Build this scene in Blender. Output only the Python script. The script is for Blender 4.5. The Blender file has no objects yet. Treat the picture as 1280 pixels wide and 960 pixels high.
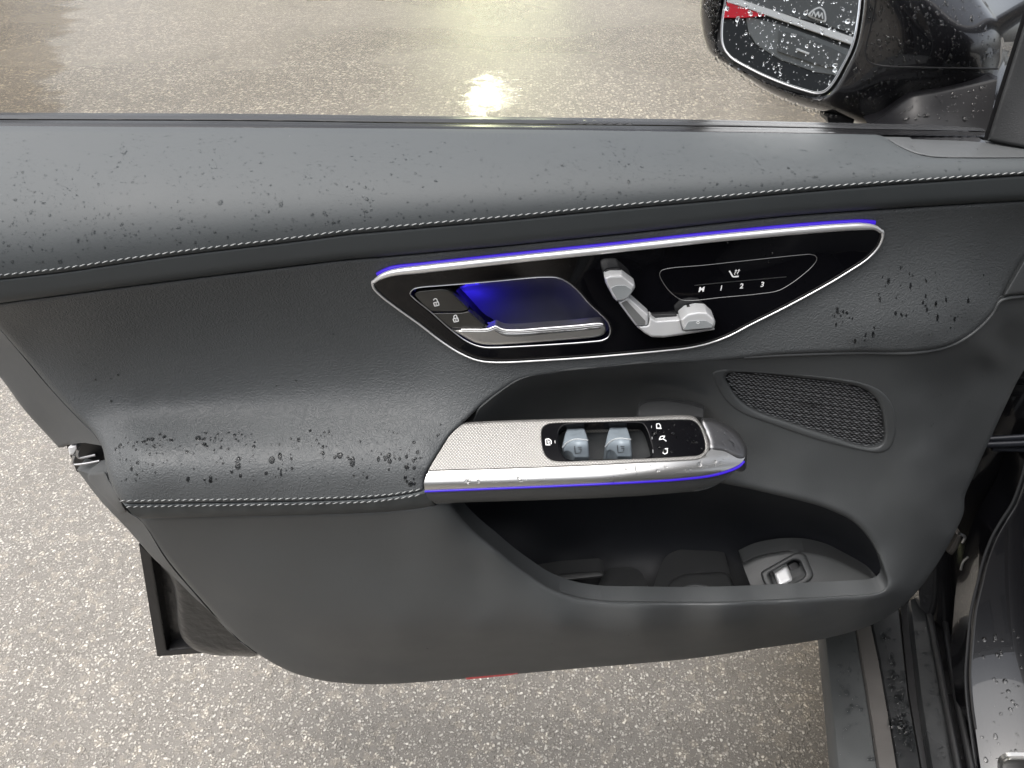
import bpy, bmesh, math, random
import numpy as np
from mathutils import Vector, Matrix, Euler
from mathutils.geometry import delaunay_2d_cdt
R = math.radians
random.seed(7); rng = np.random.default_rng(7)
SC = bpy.context.scene
COL = SC.collection

# ------------------------------------------------------------------ camera
F_PX, PITCH, YAW = 900.0, 36.0, 2.0
CAM = np.array([0.0, -0.673, 1.296])
ROT = Euler((R(90 - PITCH), 0, R(YAW)), 'XYZ')
cam_d = bpy.data.cameras.new('camera'); cam = bpy.data.objects.new('camera', cam_d); COL.objects.link(cam)
cam.location = CAM; cam.rotation_euler = ROT
cam_d.sensor_width = 36.0; cam_d.lens = F_PX / 1280 * 36.0
cam_d.clip_start = 0.02; cam_d.clip_end = 1500
SC.camera = cam

# ------------------------------------------------------------------ world, sun, exposure
SUN_EL, SUN_AZ = 70.0, 262.0
world = bpy.data.worlds.new('World'); SC.world = world; world.use_nodes = True
wn = world.node_tree.nodes; wl = world.node_tree.links
bg = wn['Background']
sky = wn.new('ShaderNodeTexSky'); sky.sky_type = 'NISHITA'; sky.sun_disc = False
sky.sun_elevation = R(SUN_EL); sky.sun_rotation = R(SUN_AZ)
sky.air_density = 1.0; sky.dust_density = 6.0; sky.ozone_density = 1.0
hs = wn.new('ShaderNodeHueSaturation'); hs.inputs['Saturation'].default_value = 0.34
wl.new(sky.outputs[0], hs.inputs['Color']); wl.new(hs.outputs[0], bg.inputs['Color'])
bg.inputs['Strength'].default_value = 0.12
sun_d = bpy.data.lights.new('sun', 'SUN'); sun_d.energy = 1.4; sun_d.angle = R(100); sun_d.color = (1, 0.97, 0.93)
sun = bpy.data.objects.new('sun', sun_d); COL.objects.link(sun)
# sun_rotation is measured clockwise from +Y
sdir = Vector((math.sin(R(SUN_AZ)) * math.cos(R(SUN_EL)), math.cos(R(SUN_AZ)) * math.cos(R(SUN_EL)), math.sin(R(SUN_EL))))
sun.rotation_euler = sdir.to_track_quat('Z', 'Y').to_euler(); sun.location = (0, 0, 8)
SC.view_settings.view_transform = 'Standard'; SC.view_settings.look = 'None'
SC.view_settings.gamma = 1.0; SC.view_settings.exposure = 1.28
SC.view_settings.use_curve_mapping = False
SC.render.engine = 'CYCLES'
SC.cycles.use_denoising = True
SC.cycles.max_bounces = 10; SC.cycles.transmission_bounces = 8; SC.cycles.transparent_max_bounces = 8
SC.cycles.caustics_refractive = False; SC.cycles.caustics_reflective = False
SC.cycles.sample_clamp_indirect = 6.0

# ------------------------------------------------------------------ geometry helpers
RM = np.array(ROT.to_matrix())
def rays(px, py):
    px = np.asarray(px, float); py = np.asarray(py, float)
    d = np.stack([(px - 640) / F_PX, (480 - py) / F_PX, -np.ones_like(px)], -1)
    return d @ RM.T
def PW(px, py, w):
    """point of the door at depth w (metres inboard of the window line) seen at photo position px, py"""
    d = rays(px, py); t = (-np.asarray(w, float) - CAM[1]) / d[..., 1]
    return CAM + d * t[..., None]
def PZ(px, py, z):
    d = rays(px, py); t = (np.asarray(z, float) - CAM[2]) / d[..., 2]
    return CAM + d * t[..., None]

def cr(pts, closed=False, step=3.0):
    """Catmull-Rom through points of any dimension, resampled at about `step` px (first two coordinates)"""
    p = np.array(pts, float); n = len(p)
    if n < 3 and not closed:
        m = max(2, int(np.linalg.norm(p[1, :2] - p[0, :2]) / step) + 1)
        t = np.linspace(0, 1, m)[:, None]; return p[0] * (1 - t) + p[1] * t
    out = []
    segs = n if closed else n - 1
    for i in range(segs):
        if closed:
            a, b, c, d = p[i - 1], p[i], p[(i + 1) % n], p[(i + 2) % n]
        else:
            b, c = p[i], p[i + 1]
            a = p[i - 1] if i > 0 else 2 * b - c
            d = p[i + 2] if i + 2 < n else 2 * c - b
        # centripetal parameters
        al = 0.5
        t0 = 0; t1 = t0 + max(1e-6, np.linalg.norm((b - a)[:2])) ** al
        t2 = t1 + max(1e-6, np.linalg.norm((c - b)[:2])) ** al
        t3 = t2 + max(1e-6, np.linalg.norm((d - c)[:2])) ** al
        m = max(1, int(round(np.linalg.norm((c - b)[:2]) / step)))
        t = (t1 + (t2 - t1) * np.arange(m) / m)[:, None]
        A1 = (t1 - t) / (t1 - t0) * a + (t - t0) / (t1 - t0) * b
        A2 = (t2 - t) / (t2 - t1) * b + (t - t1) / (t2 - t1) * c
        A3 = (t3 - t) / (t3 - t2) * c + (t - t2) / (t3 - t2) * d
        B1 = (t2 - t) / (t2 - t0) * A1 + (t - t0) / (t2 - t0) * A2
        B2 = (t3 - t) / (t3 - t1) * A2 + (t - t1) / (t3 - t1) * A3
        out.append((t2 - t) / (t2 - t1) * B1 + (t - t1) / (t2 - t1) * B2)
    if not closed: out.append(p[-1:])
    return np.concatenate(out)
def poly(pts, step=3.0, closed=True):
    """straight edges, resampled"""
    p = np.array(pts, float); out = []
    n = len(p)
    for i in range(n if closed else n - 1):
        b, c = p[i], p[(i + 1) % n]
        m = max(1, int(round(np.linalg.norm((c - b)[:2]) / step)))
        t = (np.arange(m) / m)[:, None]; out.append(b * (1 - t) + c * t)
    if not closed: out.append(p[-1:])
    return np.concatenate(out)
def rounded(pts, rad, step=2.0):
    """polygon with rounded corners"""
    p = np.array(pts, float); n = len(p); out = []
    for i in range(n):
        a, b, c = p[i - 1], p[i], p[(i + 1) % n]
        r = rad[i] if isinstance(rad, (list, tuple)) else rad
        u = (a - b); v = (c - b); lu = np.linalg.norm(u); lv = np.linalg.norm(v)
        d = min(r, lu * .48, lv * .48); s = b + u / lu * d; e = b + v / lv * d
        k = 7 if d > 1 else 2
        for t in np.linspace(0, 1, k): out.append((1 - t) ** 2 * s + 2 * t * (1 - t) * b + t * t * e)
    return poly(out, step)

def in_poly(pts, pg):
    x, y = pts[:, 0], pts[:, 1]; ins = np.zeros(len(pts), bool)
    x1, y1 = pg[:, 0], pg[:, 1]; x2, y2 = np.roll(x1, -1), np.roll(y1, -1)
    for i in range(len(pg)):
        if y1[i] == y2[i]: continue
        c = ((y1[i] > y) != (y2[i] > y)) & (x < (x2[i] - x1[i]) * (y - y1[i]) / (y2[i] - y1[i]) + x1[i])
        ins ^= c
    return ins
def dist_line(pts, ln, closed=False):
    a = ln[:, :2]; b = np.roll(a, -1, 0)
    if not closed: a, b = a[:-1], b[:-1]
    best = np.full(len(pts), 1e9)
    for i in range(len(a)):
        d = b[i] - a[i]; L = max(1e-12, d @ d)
        t = np.clip(((pts - a[i]) @ d) / L, 0, 1)
        q = pts - (a[i] + t[:, None] * d)
        best = np.minimum(best, q[:, 0] ** 2 + q[:, 1] ** 2)
    return np.sqrt(best)

class TPS:
    def __init__(s, pts, lam=0.02):
        p = np.array(pts, float); s.p = p[:, :2] / 100.0; n = len(p)
        K = s.k(s.p, s.p) + np.eye(n) * lam
        A = np.zeros((n + 3, n + 3)); A[:n, :n] = K; A[:n, n] = 1; A[:n, n + 1:] = s.p
        A[n, :n] = 1; A[n + 1:, :n] = s.p.T
        s.c = np.linalg.solve(A, np.concatenate([p[:, 2], [0, 0, 0]]))
    @staticmethod
    def k(a, b):
        r2 = ((a[:, None, :] - b[None]) ** 2).sum(-1)
        return np.where(r2 > 1e-12, 0.5 * r2 * np.log(np.maximum(r2, 1e-12)), 0)
    def __call__(s, px, py):
        q = np.stack([np.asarray(px, float).ravel(), np.asarray(py, float).ravel()], -1) / 100.0
        out = np.empty(len(q)); n = len(s.p)
        for i in range(0, len(q), 4000):
            c = q[i:i + 4000]
            out[i:i + 4000] = s.k(c, s.p) @ s.c[:n] + s.c[n] + c @ s.c[n + 1:]
        return out.reshape(np.shape(px))

class QF:
    def __init__(s, pts):
        p = np.array(pts, float); s.c = np.linalg.lstsq(s.m(p[:, 0], p[:, 1]), p[:, 2], rcond=None)[0]
    @staticmethod
    def m(x, y):
        x, y = (np.ravel(x) - 1250) / 100, (np.ravel(y) - 750) / 100; return np.stack([x * 0 + 1, x, y, x * y, y * y, x * x], -1)
    def __call__(s, x, y): return (s.m(x, y) @ s.c).reshape(np.shape(x))

def link(name, me, mat, parent=None, smooth=True):
    o = bpy.data.objects.new(name, me); COL.objects.link(o)
    if mat is not None and not me.materials: me.materials.append(mat)
    if smooth: me.polygons.foreach_set('use_smooth', [True] * len(me.polygons))
    if parent is not None: o.parent = parent
    return o
def empty(name, loc, label, cat, group=None):
    o = bpy.data.objects.new(name, None); COL.objects.link(o); o.location = loc
    o['label'] = label; o['category'] = cat
    if group: o['group'] = group
    return o
def put(o, parent):
    """parent keeping world coordinates (all meshes are written in world coordinates)"""
    o.parent = parent
    p = parent; m = Matrix.Identity(4)
    chain = []
    while p is not None: chain.append(p); p = p.parent
    for q in reversed(chain): m = m @ q.matrix_parent_inverse @ Matrix.LocRotScale(q.location, q.rotation_euler, q.scale)
    o.matrix_parent_inverse = m.inverted()
    return o
def mk(name, verts, faces, mat, parent=None, smooth=True, sharp=None, kind=None):
    me = bpy.data.meshes.new(name); me.from_pydata([tuple(v) for v in verts], [], [tuple(f) for f in faces]); me.update()
    if sharp is not None:
        me.polygons.foreach_set('use_smooth', [True] * len(me.polygons))
        me.set_sharp_from_angle(angle=R(sharp)); smooth = False
    o = link(name, me, mat, None, smooth)
    if parent is not None: put(o, parent)
    if kind: o['kind'] = kind
    return o

def relief(name, outline, w, mat, parent=None, holes=(), spacing=5.0, rolls=(), skirt=0.0, back=False, sdir=(0, 1, 0), sharp=38, label=None, dense=()):
    """sheet of the door whose photo outline is `outline`, depth w(px,py); rolls = edges that turn away (curve, width px, depth m, closed)"""
    outline = np.asarray(outline)[:, :2]; holes = [np.asarray(h)[:, :2] for h in holes]
    loops = [outline] + holes
    B = np.concatenate(loops)
    lo, hi = outline.min(0), outline.max(0)
    gx = np.arange(lo[0], hi[0], spacing); gy = np.arange(lo[1], hi[1], spacing * .866)
    G = np.array([(x + (spacing / 2 if j % 2 else 0), y) for j, y in enumerate(gy) for x in gx]) if len(gx) and len(gy) else np.zeros((0, 2))
    extra = []
    RL = [(np.asarray(c)[:, :2], r, d, cl) for (c, r, d, cl) in rolls]
    for c, r, d, cl in RL + [(np.asarray(c)[:, :2], r, 0, False) for c, r in dense]:
        tg = np.roll(c, -1, 0) - np.roll(c, 1, 0)
        if not cl: tg[0] = c[1] - c[0]; tg[-1] = c[-1] - c[-2]
        tg /= np.maximum(1e-9, np.linalg.norm(tg, axis=1))[:, None]; nn = np.stack([-tg[:, 1], tg[:, 0]], -1)
        for f in (.12, .32, .62, 1.0, 1.4):
            for sg in (-1, 1): extra.append(c + nn * r * f * sg)
    cand = [G]
    if extra:
        E = np.concatenate(extra)
        # thin the ring points
        keep = {}
        cell = max(.4, min(r for _, r, _, _ in RL) * .25) if RL else 1.0
        for p in E: keep.setdefault((round(p[0] / cell), round(p[1] / cell)), p)
        E = np.array(list(keep.values())); 
        if len(G):
            dd = np.full(len(G), 1e9)
            for c, r, d, cl in RL: dd = np.minimum(dd, dist_line(G, c, cl) / r)
            G = G[dd > 1.5]
        cand = [G, E]
    I = np.concatenate([c for c in cand if len(c)]) if any(len(c) for c in cand) else np.zeros((0, 2))
    if len(I):
        ok = in_poly(I, outline)
        for h in holes: ok &= ~in_poly(I, h)
        I = I[ok]
        mind = min(spacing * .3, .35 * min([r for _, r, _, _ in RL] + [99]) * .3 if RL else 99)
        dB = np.full(len(I), 1e9)
        for lp in loops: dB = np.minimum(dB, dist_line(I, lp, True))
        I = I[dB > max(.12, min(mind, spacing * .3))]
    allp = np.concatenate([B, I]) if len(I) else B
    edges = []; k = 0
    for lp in loops:
        n = len(lp); edges += [(k + i, k + (i + 1) % n) for i in range(n)]; k += n
    vs, es, fs, vo, eo, fo = delaunay_2d_cdt([Vector(p) for p in allp], edges, [], 0, 1e-5)
    V = np.array([(v[0], v[1]) for v in vs]); Fa = np.array([f for f in fs if len(f) == 3])
    cen = V[Fa].mean(1); ok = in_poly(cen, outline)
    for h in holes: ok &= ~in_poly(cen, h)
    Fa = Fa[ok]
    used = np.zeros(len(V), bool); used[Fa.ravel()] = True
    W = w(V[:, 0], V[:, 1]) if callable(w) else np.full(len(V), float(w))
    for c, r, d, cl in RL:
        q = dist_line(V, c, cl); u = np.clip((r - q) / r, 0, 1)
        W = W - d * (1 - np.sqrt(np.maximum(0, 1 - u * u)))
    P = PW(V[:, 0], V[:, 1], W)
    # orient to camera: normal should face camera
    a, b, c = V[Fa[:, 0]], V[Fa[:, 1]], V[Fa[:, 2]]
    cr2 = (b[:, 0] - a[:, 0]) * (c[:, 1] - a[:, 1]) - (b[:, 1] - a[:, 1]) * (c[:, 0] - a[:, 0])
    Fa[cr2 > 0] = Fa[cr2 > 0][:, ::-1]      # image y is down
    verts = [tuple(p) for p in P]; faces = [tuple(int(i) for i in f) for f in Fa]
    if skirt > 0:
        cnt = {}
        for f in faces:
            for i in range(3):
                e = (f[i], f[(i + 1) % 3]); cnt[e] = 1
        bd = [e for e in cnt if (e[1], e[0]) not in cnt]
        mp = {}
        def bk(i):
            if i not in mp:
                mp[i] = len(verts); verts.append((P[i][0] + skirt * sdir[0], P[i][1] + skirt * sdir[1], P[i][2] + skirt * sdir[2]))
            return mp[i]
        if back:
            bf = [tuple(bk(i) for i in f[::-1]) for f in faces]
        for a, b in bd: faces.append((b, a, bk(a), bk(b)))
        if back: faces += bf
    o = mk(name, verts, faces, mat, parent, sharp=sharp)
    bm = bmesh.new(); bm.from_mesh(o.data)
    loose = [v for v in bm.verts if not v.link_faces]
    bmesh.ops.delete(bm, geom=loose, context='VERTS'); bm.to_mesh(o.data); bm.free()
    o.data.set_sharp_from_angle(angle=R(sharp)) if sharp else None
    if label: o['label'] = label
    return o

def tube(name, path, r, mat, parent=None, seg=8, closed=False, caps=True, flat=1.0):
    """r: radius or list of radii along path (3D points)"""
    p = np.array(path, float); n = len(p)
    rr = np.full(n, r) if np.isscalar(r) else np.array(r)
    verts, faces = [], []
    up = None
    for i in range(n):
        t = (p[(i + 1) % n] - p[i - 1]) if closed else (p[min(i + 1, n - 1)] - p[max(i - 1, 0)])
        t = t / max(1e-12, np.linalg.norm(t))
        if up is None:
            up = np.array([0, -1.0, 0.3]) if abs(t[1]) < .9 else np.array([0, 0, 1.0])
        u = up - t * (up @ t); u /= max(1e-12, np.linalg.norm(u)); up = u; v = np.cross(t, u)
        for k in range(seg):
            a = 2 * math.pi * k / seg
            verts.append(p[i] + rr[i] * (math.cos(a) * u * flat + math.sin(a) * v))
    m = n if closed else n - 1
    for i in range(m):
        j = (i + 1) % n
        for k in range(seg):
            l = (k + 1) % seg
            faces.append((i * seg + k, i * seg + l, j * seg + l, j * seg + k))
    if caps and not closed:
        faces.append(tuple(range(seg - 1, -1, -1))); faces.append(tuple((n - 1) * seg + k for k in range(seg)))
    return mk(name, verts, faces, mat, parent, sharp=50)
def tube_px(name, path, w, r, mat, parent, off=0.0, **k):
    p = np.asarray(path)
    W = w(p[:, 0], p[:, 1]) if callable(w) else np.full(len(p), float(w))
    return tube(name, PW(p[:, 0], p[:, 1], W + off), r, mat, parent, **k)
def stitches(name, path, w, mat, parent, on=6.5, gap=3.0, r=.00055, off=.0012, tilt=0.8):
    p = np.asarray(path)[:, :2]; s = np.concatenate([[0], np.cumsum(np.linalg.norm(np.diff(p, axis=0), axis=1))])
    V, Fc = [], []; L = 0; seg = 6
    while L + on < s[-1]:
        st = np.linspace(L, L + on, 5)
        x = np.interp(st, s, p[:, 0]); y = np.interp(st, s, p[:, 1]) + np.linspace(tilt, -tilt, 5)
        h = np.array([-.0009, .0002, .0006, .0002, -.0009])
        q = PW(x, y, w(x, y) + off + h)
        t = q[-1] - q[0]; t /= np.linalg.norm(t); u = np.array([0, -1.0, .5]); u -= t * (u @ t); u /= np.linalg.norm(u); v = np.cross(t, u)
        b = len(V)
        for i in range(5):
            f = (.6, 1, 1, 1, .6)[i]
            for k in range(seg):
                a = 2 * math.pi * k / seg; V.append(q[i] + r * f * (math.cos(a) * u + math.sin(a) * v))
        for i in range(4):
            for k in range(seg):
                l = (k + 1) % seg; Fc.append((b + i * seg + k, b + i * seg + l, b + (i + 1) * seg + l, b + (i + 1) * seg + k))
        L += on + gap
    return mk(name, V, Fc, mat, parent, kind='stuff')
def ribbon(name, lines, width, w, mat, parent, off=.0006):
    """thin printed strokes: each line a px polyline"""
    V, Fc = [], []
    for ln in lines:
        p = np.array(ln, float); n = len(p)
        tg = np.gradient(p, axis=0) if n > 2 else np.repeat([p[1] - p[0]], 2, 0)
        tg /= np.maximum(1e-9, np.linalg.norm(tg, axis=1))[:, None]; nn = np.stack([-tg[:, 1], tg[:, 0]], -1) * width / 2
        b = len(V)
        for q in (p - nn, p + nn):
            W = w(q[:, 0], q[:, 1]) if callable(w) else np.full(n, float(w))
            V += list(PW(q[:, 0], q[:, 1], W + off))
        for i in range(n - 1): Fc.append((b + i, b + i + 1, b + n + i + 1, b + n + i))
    return mk(name, V, Fc, mat, parent)
def lettering(name, txt, cx, cy, h, w, mat, parent, ang=0.0, shear=0.0, stretch=1.0, off=.0006, bold=0.0):
    cu = bpy.data.curves.new('t', 'FONT'); cu.body = txt; cu.size = 1; cu.align_x = 'CENTER'; cu.align_y = 'CENTER'; cu.offset = bold
    ob = bpy.data.objects.new('t', cu); COL.objects.link(ob)
    dg = bpy.context.evaluated_depsgraph_get(); me = ob.evaluated_get(dg).to_mesh()
    V = np.array([v.co[:] for v in me.vertices]); Fc = [tuple(p.vertices) for p in me.polygons]
    ob.evaluated_get(dg).to_mesh_clear(); bpy.data.objects.remove(ob); bpy.data.curves.remove(cu)
    x = (V[:, 0] + shear * V[:, 1]) * h * 1.38 * stretch; y = V[:, 1] * h * 1.38
    c, s = math.cos(R(ang)), math.sin(R(ang))
    px = cx + x * c + y * s; py = cy + x * s - y * c
    W = w(px, py) if callable(w) else np.full(len(px), float(w))
    return mk(name, PW(px, py, W + off), Fc, mat, parent, smooth=False)

# ------------------------------------------------------------------ materials
MAT = {}
def pmat(name, col, rough=.5, metal=0.0, spec=.5, coat=0.0, coat_r=.05, ior=1.5, emit=None, estr=0.0, trans=0.0):
    m = bpy.data.materials.new(name); m.use_nodes = True; b = m.node_tree.nodes['Principled BSDF']
    b.inputs['Base Color'].default_value = (*col, 1) if len(col) == 3 else col
    b.inputs['Roughness'].default_value = rough; b.inputs['Metallic'].default_value = metal
    b.inputs['Specular IOR Level'].default_value = spec; b.inputs['Coat Weight'].default_value = coat
    b.inputs['Coat Roughness'].default_value = coat_r; b.inputs['IOR'].default_value = ior
    b.inputs['Transmission Weight'].default_value = trans
    if emit: b.inputs['Emission Color'].default_value = (*emit, 1); b.inputs['Emission Strength'].default_value = estr
    MAT[name] = m; return m
def N(m, t, **k):
    n = m.node_tree.nodes.new(t)
    for a, v in k.items():
        if a.startswith('in_'): n.inputs[a[3:].replace('_', ' ')].default_value = v
        else: setattr(n, a, v)
    return n
def L(m, a, b): m.node_tree.links.new(a, b)
def bsdf(m): return m.node_tree.nodes['Principled BSDF']
def ramp(m, src, stops):
    r = N(m, 'ShaderNodeValToRGB'); e = r.color_ramp.elements
    while len(e) < len(stops): e.new(.5)
    for i, (p, c) in enumerate(stops): e[i].position = p; e[i].color = (*c, 1) if len(c) == 3 else c
    L(m, src, r.inputs[0]); return r
def grain(m, scale, strength, dist, kind='leather', colvar=.12, rvar=.06):
    """fine surface relief plus a little uneven wear in colour and gloss"""
    tc = N(m, 'ShaderNodeTexCoord'); b = bsdf(m)
    base = b.inputs['Base Color'].default_value[:3]; rb = b.inputs['Roughness'].default_value
    if kind == 'leather':
        wz = N(m, 'ShaderNodeTexNoise', in_Scale=scale * .35, in_Detail=2.0)
        L(m, tc.outputs['Object'], wz.inputs['Vector'])
        mx = N(m, 'ShaderNodeMixRGB', blend_type='LINEAR_LIGHT'); mx.inputs[0].default_value = .006
        L(m, tc.outputs['Object'], mx.inputs[1]); L(m, wz.outputs['Color'], mx.inputs[2])
        v = N(m, 'ShaderNodeTexVoronoi', feature='DISTANCE_TO_EDGE', in_Scale=scale); L(m, mx.outputs[0], v.inputs['Vector'])
        n2 = N(m, 'ShaderNodeTexNoise', in_Scale=scale * 1.3, in_Detail=3.0); L(m, tc.outputs['Object'], n2.inputs['Vector'])
        r = ramp(m, v.outputs['Distance'], [(0, (0, 0, 0)), (.28, (1, 1, 1))])
        ad = N(m, 'ShaderNodeMixRGB', blend_type='MIX'); ad.inputs[0].default_value = .45
        L(m, r.outputs[0], ad.inputs[1]); L(m, n2.outputs[0], ad.inputs[2]); h = ad.outputs[0]
    else:
        n2 = N(m, 'ShaderNodeTexNoise', in_Scale=scale, in_Detail=2.0); L(m, tc.outputs['Object'], n2.inputs['Vector']); h = n2.outputs[0]
    bp = N(m, 'ShaderNodeBump', in_Strength=strength, in_Distance=dist); L(m, h, bp.inputs['Height']); L(m, bp.outputs[0], b.inputs['Normal'])
    n3 = N(m, 'ShaderNodeTexNoise', in_Scale=9.0, in_Detail=5.0, in_Roughness=.6); L(m, tc.outputs['Object'], n3.inputs['Vector'])
    c = ramp(m, n3.outputs[0], [(.3, tuple(x * (1 - colvar) for x in base)), (.7, tuple(x * (1 + colvar) for x in base))])
    L(m, c.outputs[0], b.inputs['Base Color'])
    rr = N(m, 'ShaderNodeMapRange'); rr.inputs['From Min'].default_value = .3; rr.inputs['From Max'].default_value = .7
    rr.inputs['To Min'].default_value = max(.03, rb - rvar); rr.inputs['To Max'].default_value = rb + rvar
    L(m, n3.outputs[0], rr.inputs[0]); L(m, rr.outputs[0], b.inputs['Roughness'])
    return m
M_ledge = grain(pmat('soft_black_vinyl', (.056, .062, .065), .54, spec=.28), 900, .12, .0004, 'plastic', .06, .05)
M_leath = grain(pmat('grained_black_leather', (.066, .071, .074), .52), 300, .5, .0009, 'leather', .08, .06)
M_plast = grain(pmat('hard_grey_plastic', (.065, .069, .071), .52), 750, .30, .0005, 'plastic', .10, .07)
M_liner = grain(pmat('black_pocket_liner', (.008, .009, .012), .6), 900, .1, .0003, 'plastic', .1, .05)
M_dark = pmat('dark_rubber', (.012, .012, .013), .45)
M_gloss = pmat('piano_black', (.003, .003, .004), .04, spec=.35)
M_gloss2 = pmat('switch_black', (.004, .004, .005), .10, spec=.14)
M_chrome = pmat('satin_chrome', (.86, .86, .86), .30, .65)
M_alu = pmat('brushed_aluminium', (.60, .595, .58), .30, .92)
M_plate = pmat('woven_metal_plate', (.62, .61, .58), .46, .6)
M_wsw = grain(pmat('blue_grey_switch', (.20, .235, .265), .45, .15), 1500, .08, .0002, 'plastic', .05, .04)
M_switch = grain(pmat('silver_switch_plastic', (.66, .67, .68), .36, .4), 1500, .08, .0002, 'plastic', .05, .04)
M_thread = pmat('grey_thread', (.30, .31, .31), .8)
M_white = pmat('white_print', (.85, .86, .86), .5)
M_led = pmat('blue_violet_light', (.01, .005, .08), .4, emit=(.034, .006, .50), estr=.50)
M_led2 = pmat('deep_blue_light', (.02, .02, .4), .4, emit=(.05, .03, 1.0), estr=34.0)
M_paint = pmat('black_car_paint', (.004, .004, .005), .25, coat=1.0, coat_r=.015)
M_water = pmat('water', (1, 1, 1), .0, ior=1.33, trans=1.0)
M_film = bpy.data.materials.new('thin_water'); M_film.use_nodes = True
_n = M_film.node_tree.nodes; _o = _n['Material Output']
_t = _n.new('ShaderNodeBsdfTransparent'); _t.inputs[0].default_value = (.86, .88, .89, 1)
_m = _n.new('ShaderNodeMixShader'); _m.inputs[0].default_value = .48
L0 = M_film.node_tree.links; L0.new(_t.outputs[0], _m.inputs[1]); L0.new(_n['Principled BSDF'].outputs[0], _m.inputs[2]); L0.new(_m.outputs[0], _o.inputs[0])
for _k, _v in (('Base Color', (1, 1, 1, 1)), ('Roughness', 0.0), ('IOR', 1.33), ('Transmission Weight', 1.0)): _n['Principled BSDF'].inputs[_k].default_value = _v
M_glass = pmat('mirror_glass', (.86, .88, .89), .01, 1.0)
M_red = pmat('red_reflector', (.80, .010, .03), .3)
M_steel = pmat('bright_steel', (.55, .55, .56), .3, 1.0)
M_whitepl = pmat('white_plastic', (.7, .7, .7), .4)
M_sill = grain(pmat('grey_sill_plastic', (.048, .051, .052), .38), 700, .15, .0004, 'plastic', .12, .1)
M_tread = grain(pmat('wet_tread_plastic', (.022, .023, .024), .28), 300, .2, .0006, 'plastic', .3, .12)
M_void = pmat('cabin_black', (.006, .006, .006), .8)
M_gloss_carrier = grain(pmat('wet_black_carrier', (.02, .02, .02), .3), 90, .5, .003, 'plastic', .3, .1)
# woven plate: fine diamond relief
def woven(m, scale=150):
    tc = N(m, 'ShaderNodeTexCoord'); mp = N(m, 'ShaderNodeMapping'); mp.inputs['Rotation'].default_value = (R(20), 0, R(45)); L(m, tc.outputs['Object'], mp.inputs[0])
    w1 = N(m, 'ShaderNodeTexWave', in_Scale=scale, in_Distortion=0.0); w1.bands_direction = 'X'
    w2 = N(m, 'ShaderNodeTexWave', in_Scale=scale, in_Distortion=0.0); w2.bands_direction = 'Y'
    for w in (w1, w2): L(m, mp.outputs[0], w.inputs[0])
    mx = N(m, 'ShaderNodeMixRGB', blend_type='MULTIPLY'); mx.inputs[0].default_value = 1
    L(m, w1.outputs[0], mx.inputs[1]); L(m, w2.outputs[0], mx.inputs[2])
    bp = N(m, 'ShaderNodeBump', in_Strength=.5, in_Distance=.0006); L(m, mx.outputs[0], bp.inputs['Height']); L(m, bp.outputs[0], bsdf(m).inputs['Normal'])
    c = ramp(m, mx.outputs[0], [(0, (.24, .235, .225)), (1, (.46, .45, .43))]); L(m, c.outputs[0], bsdf(m).inputs['Base Color'])
woven(M_plate)

M_dropd = M_film.copy(); M_dropd.name = 'soaked_drop'; M_dropd.node_tree.nodes['Mix Shader'].inputs[0].default_value = .6
M_dropd.node_tree.nodes['Transparent BSDF'].inputs[0].default_value = (.40, .41, .42, 1)
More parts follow.
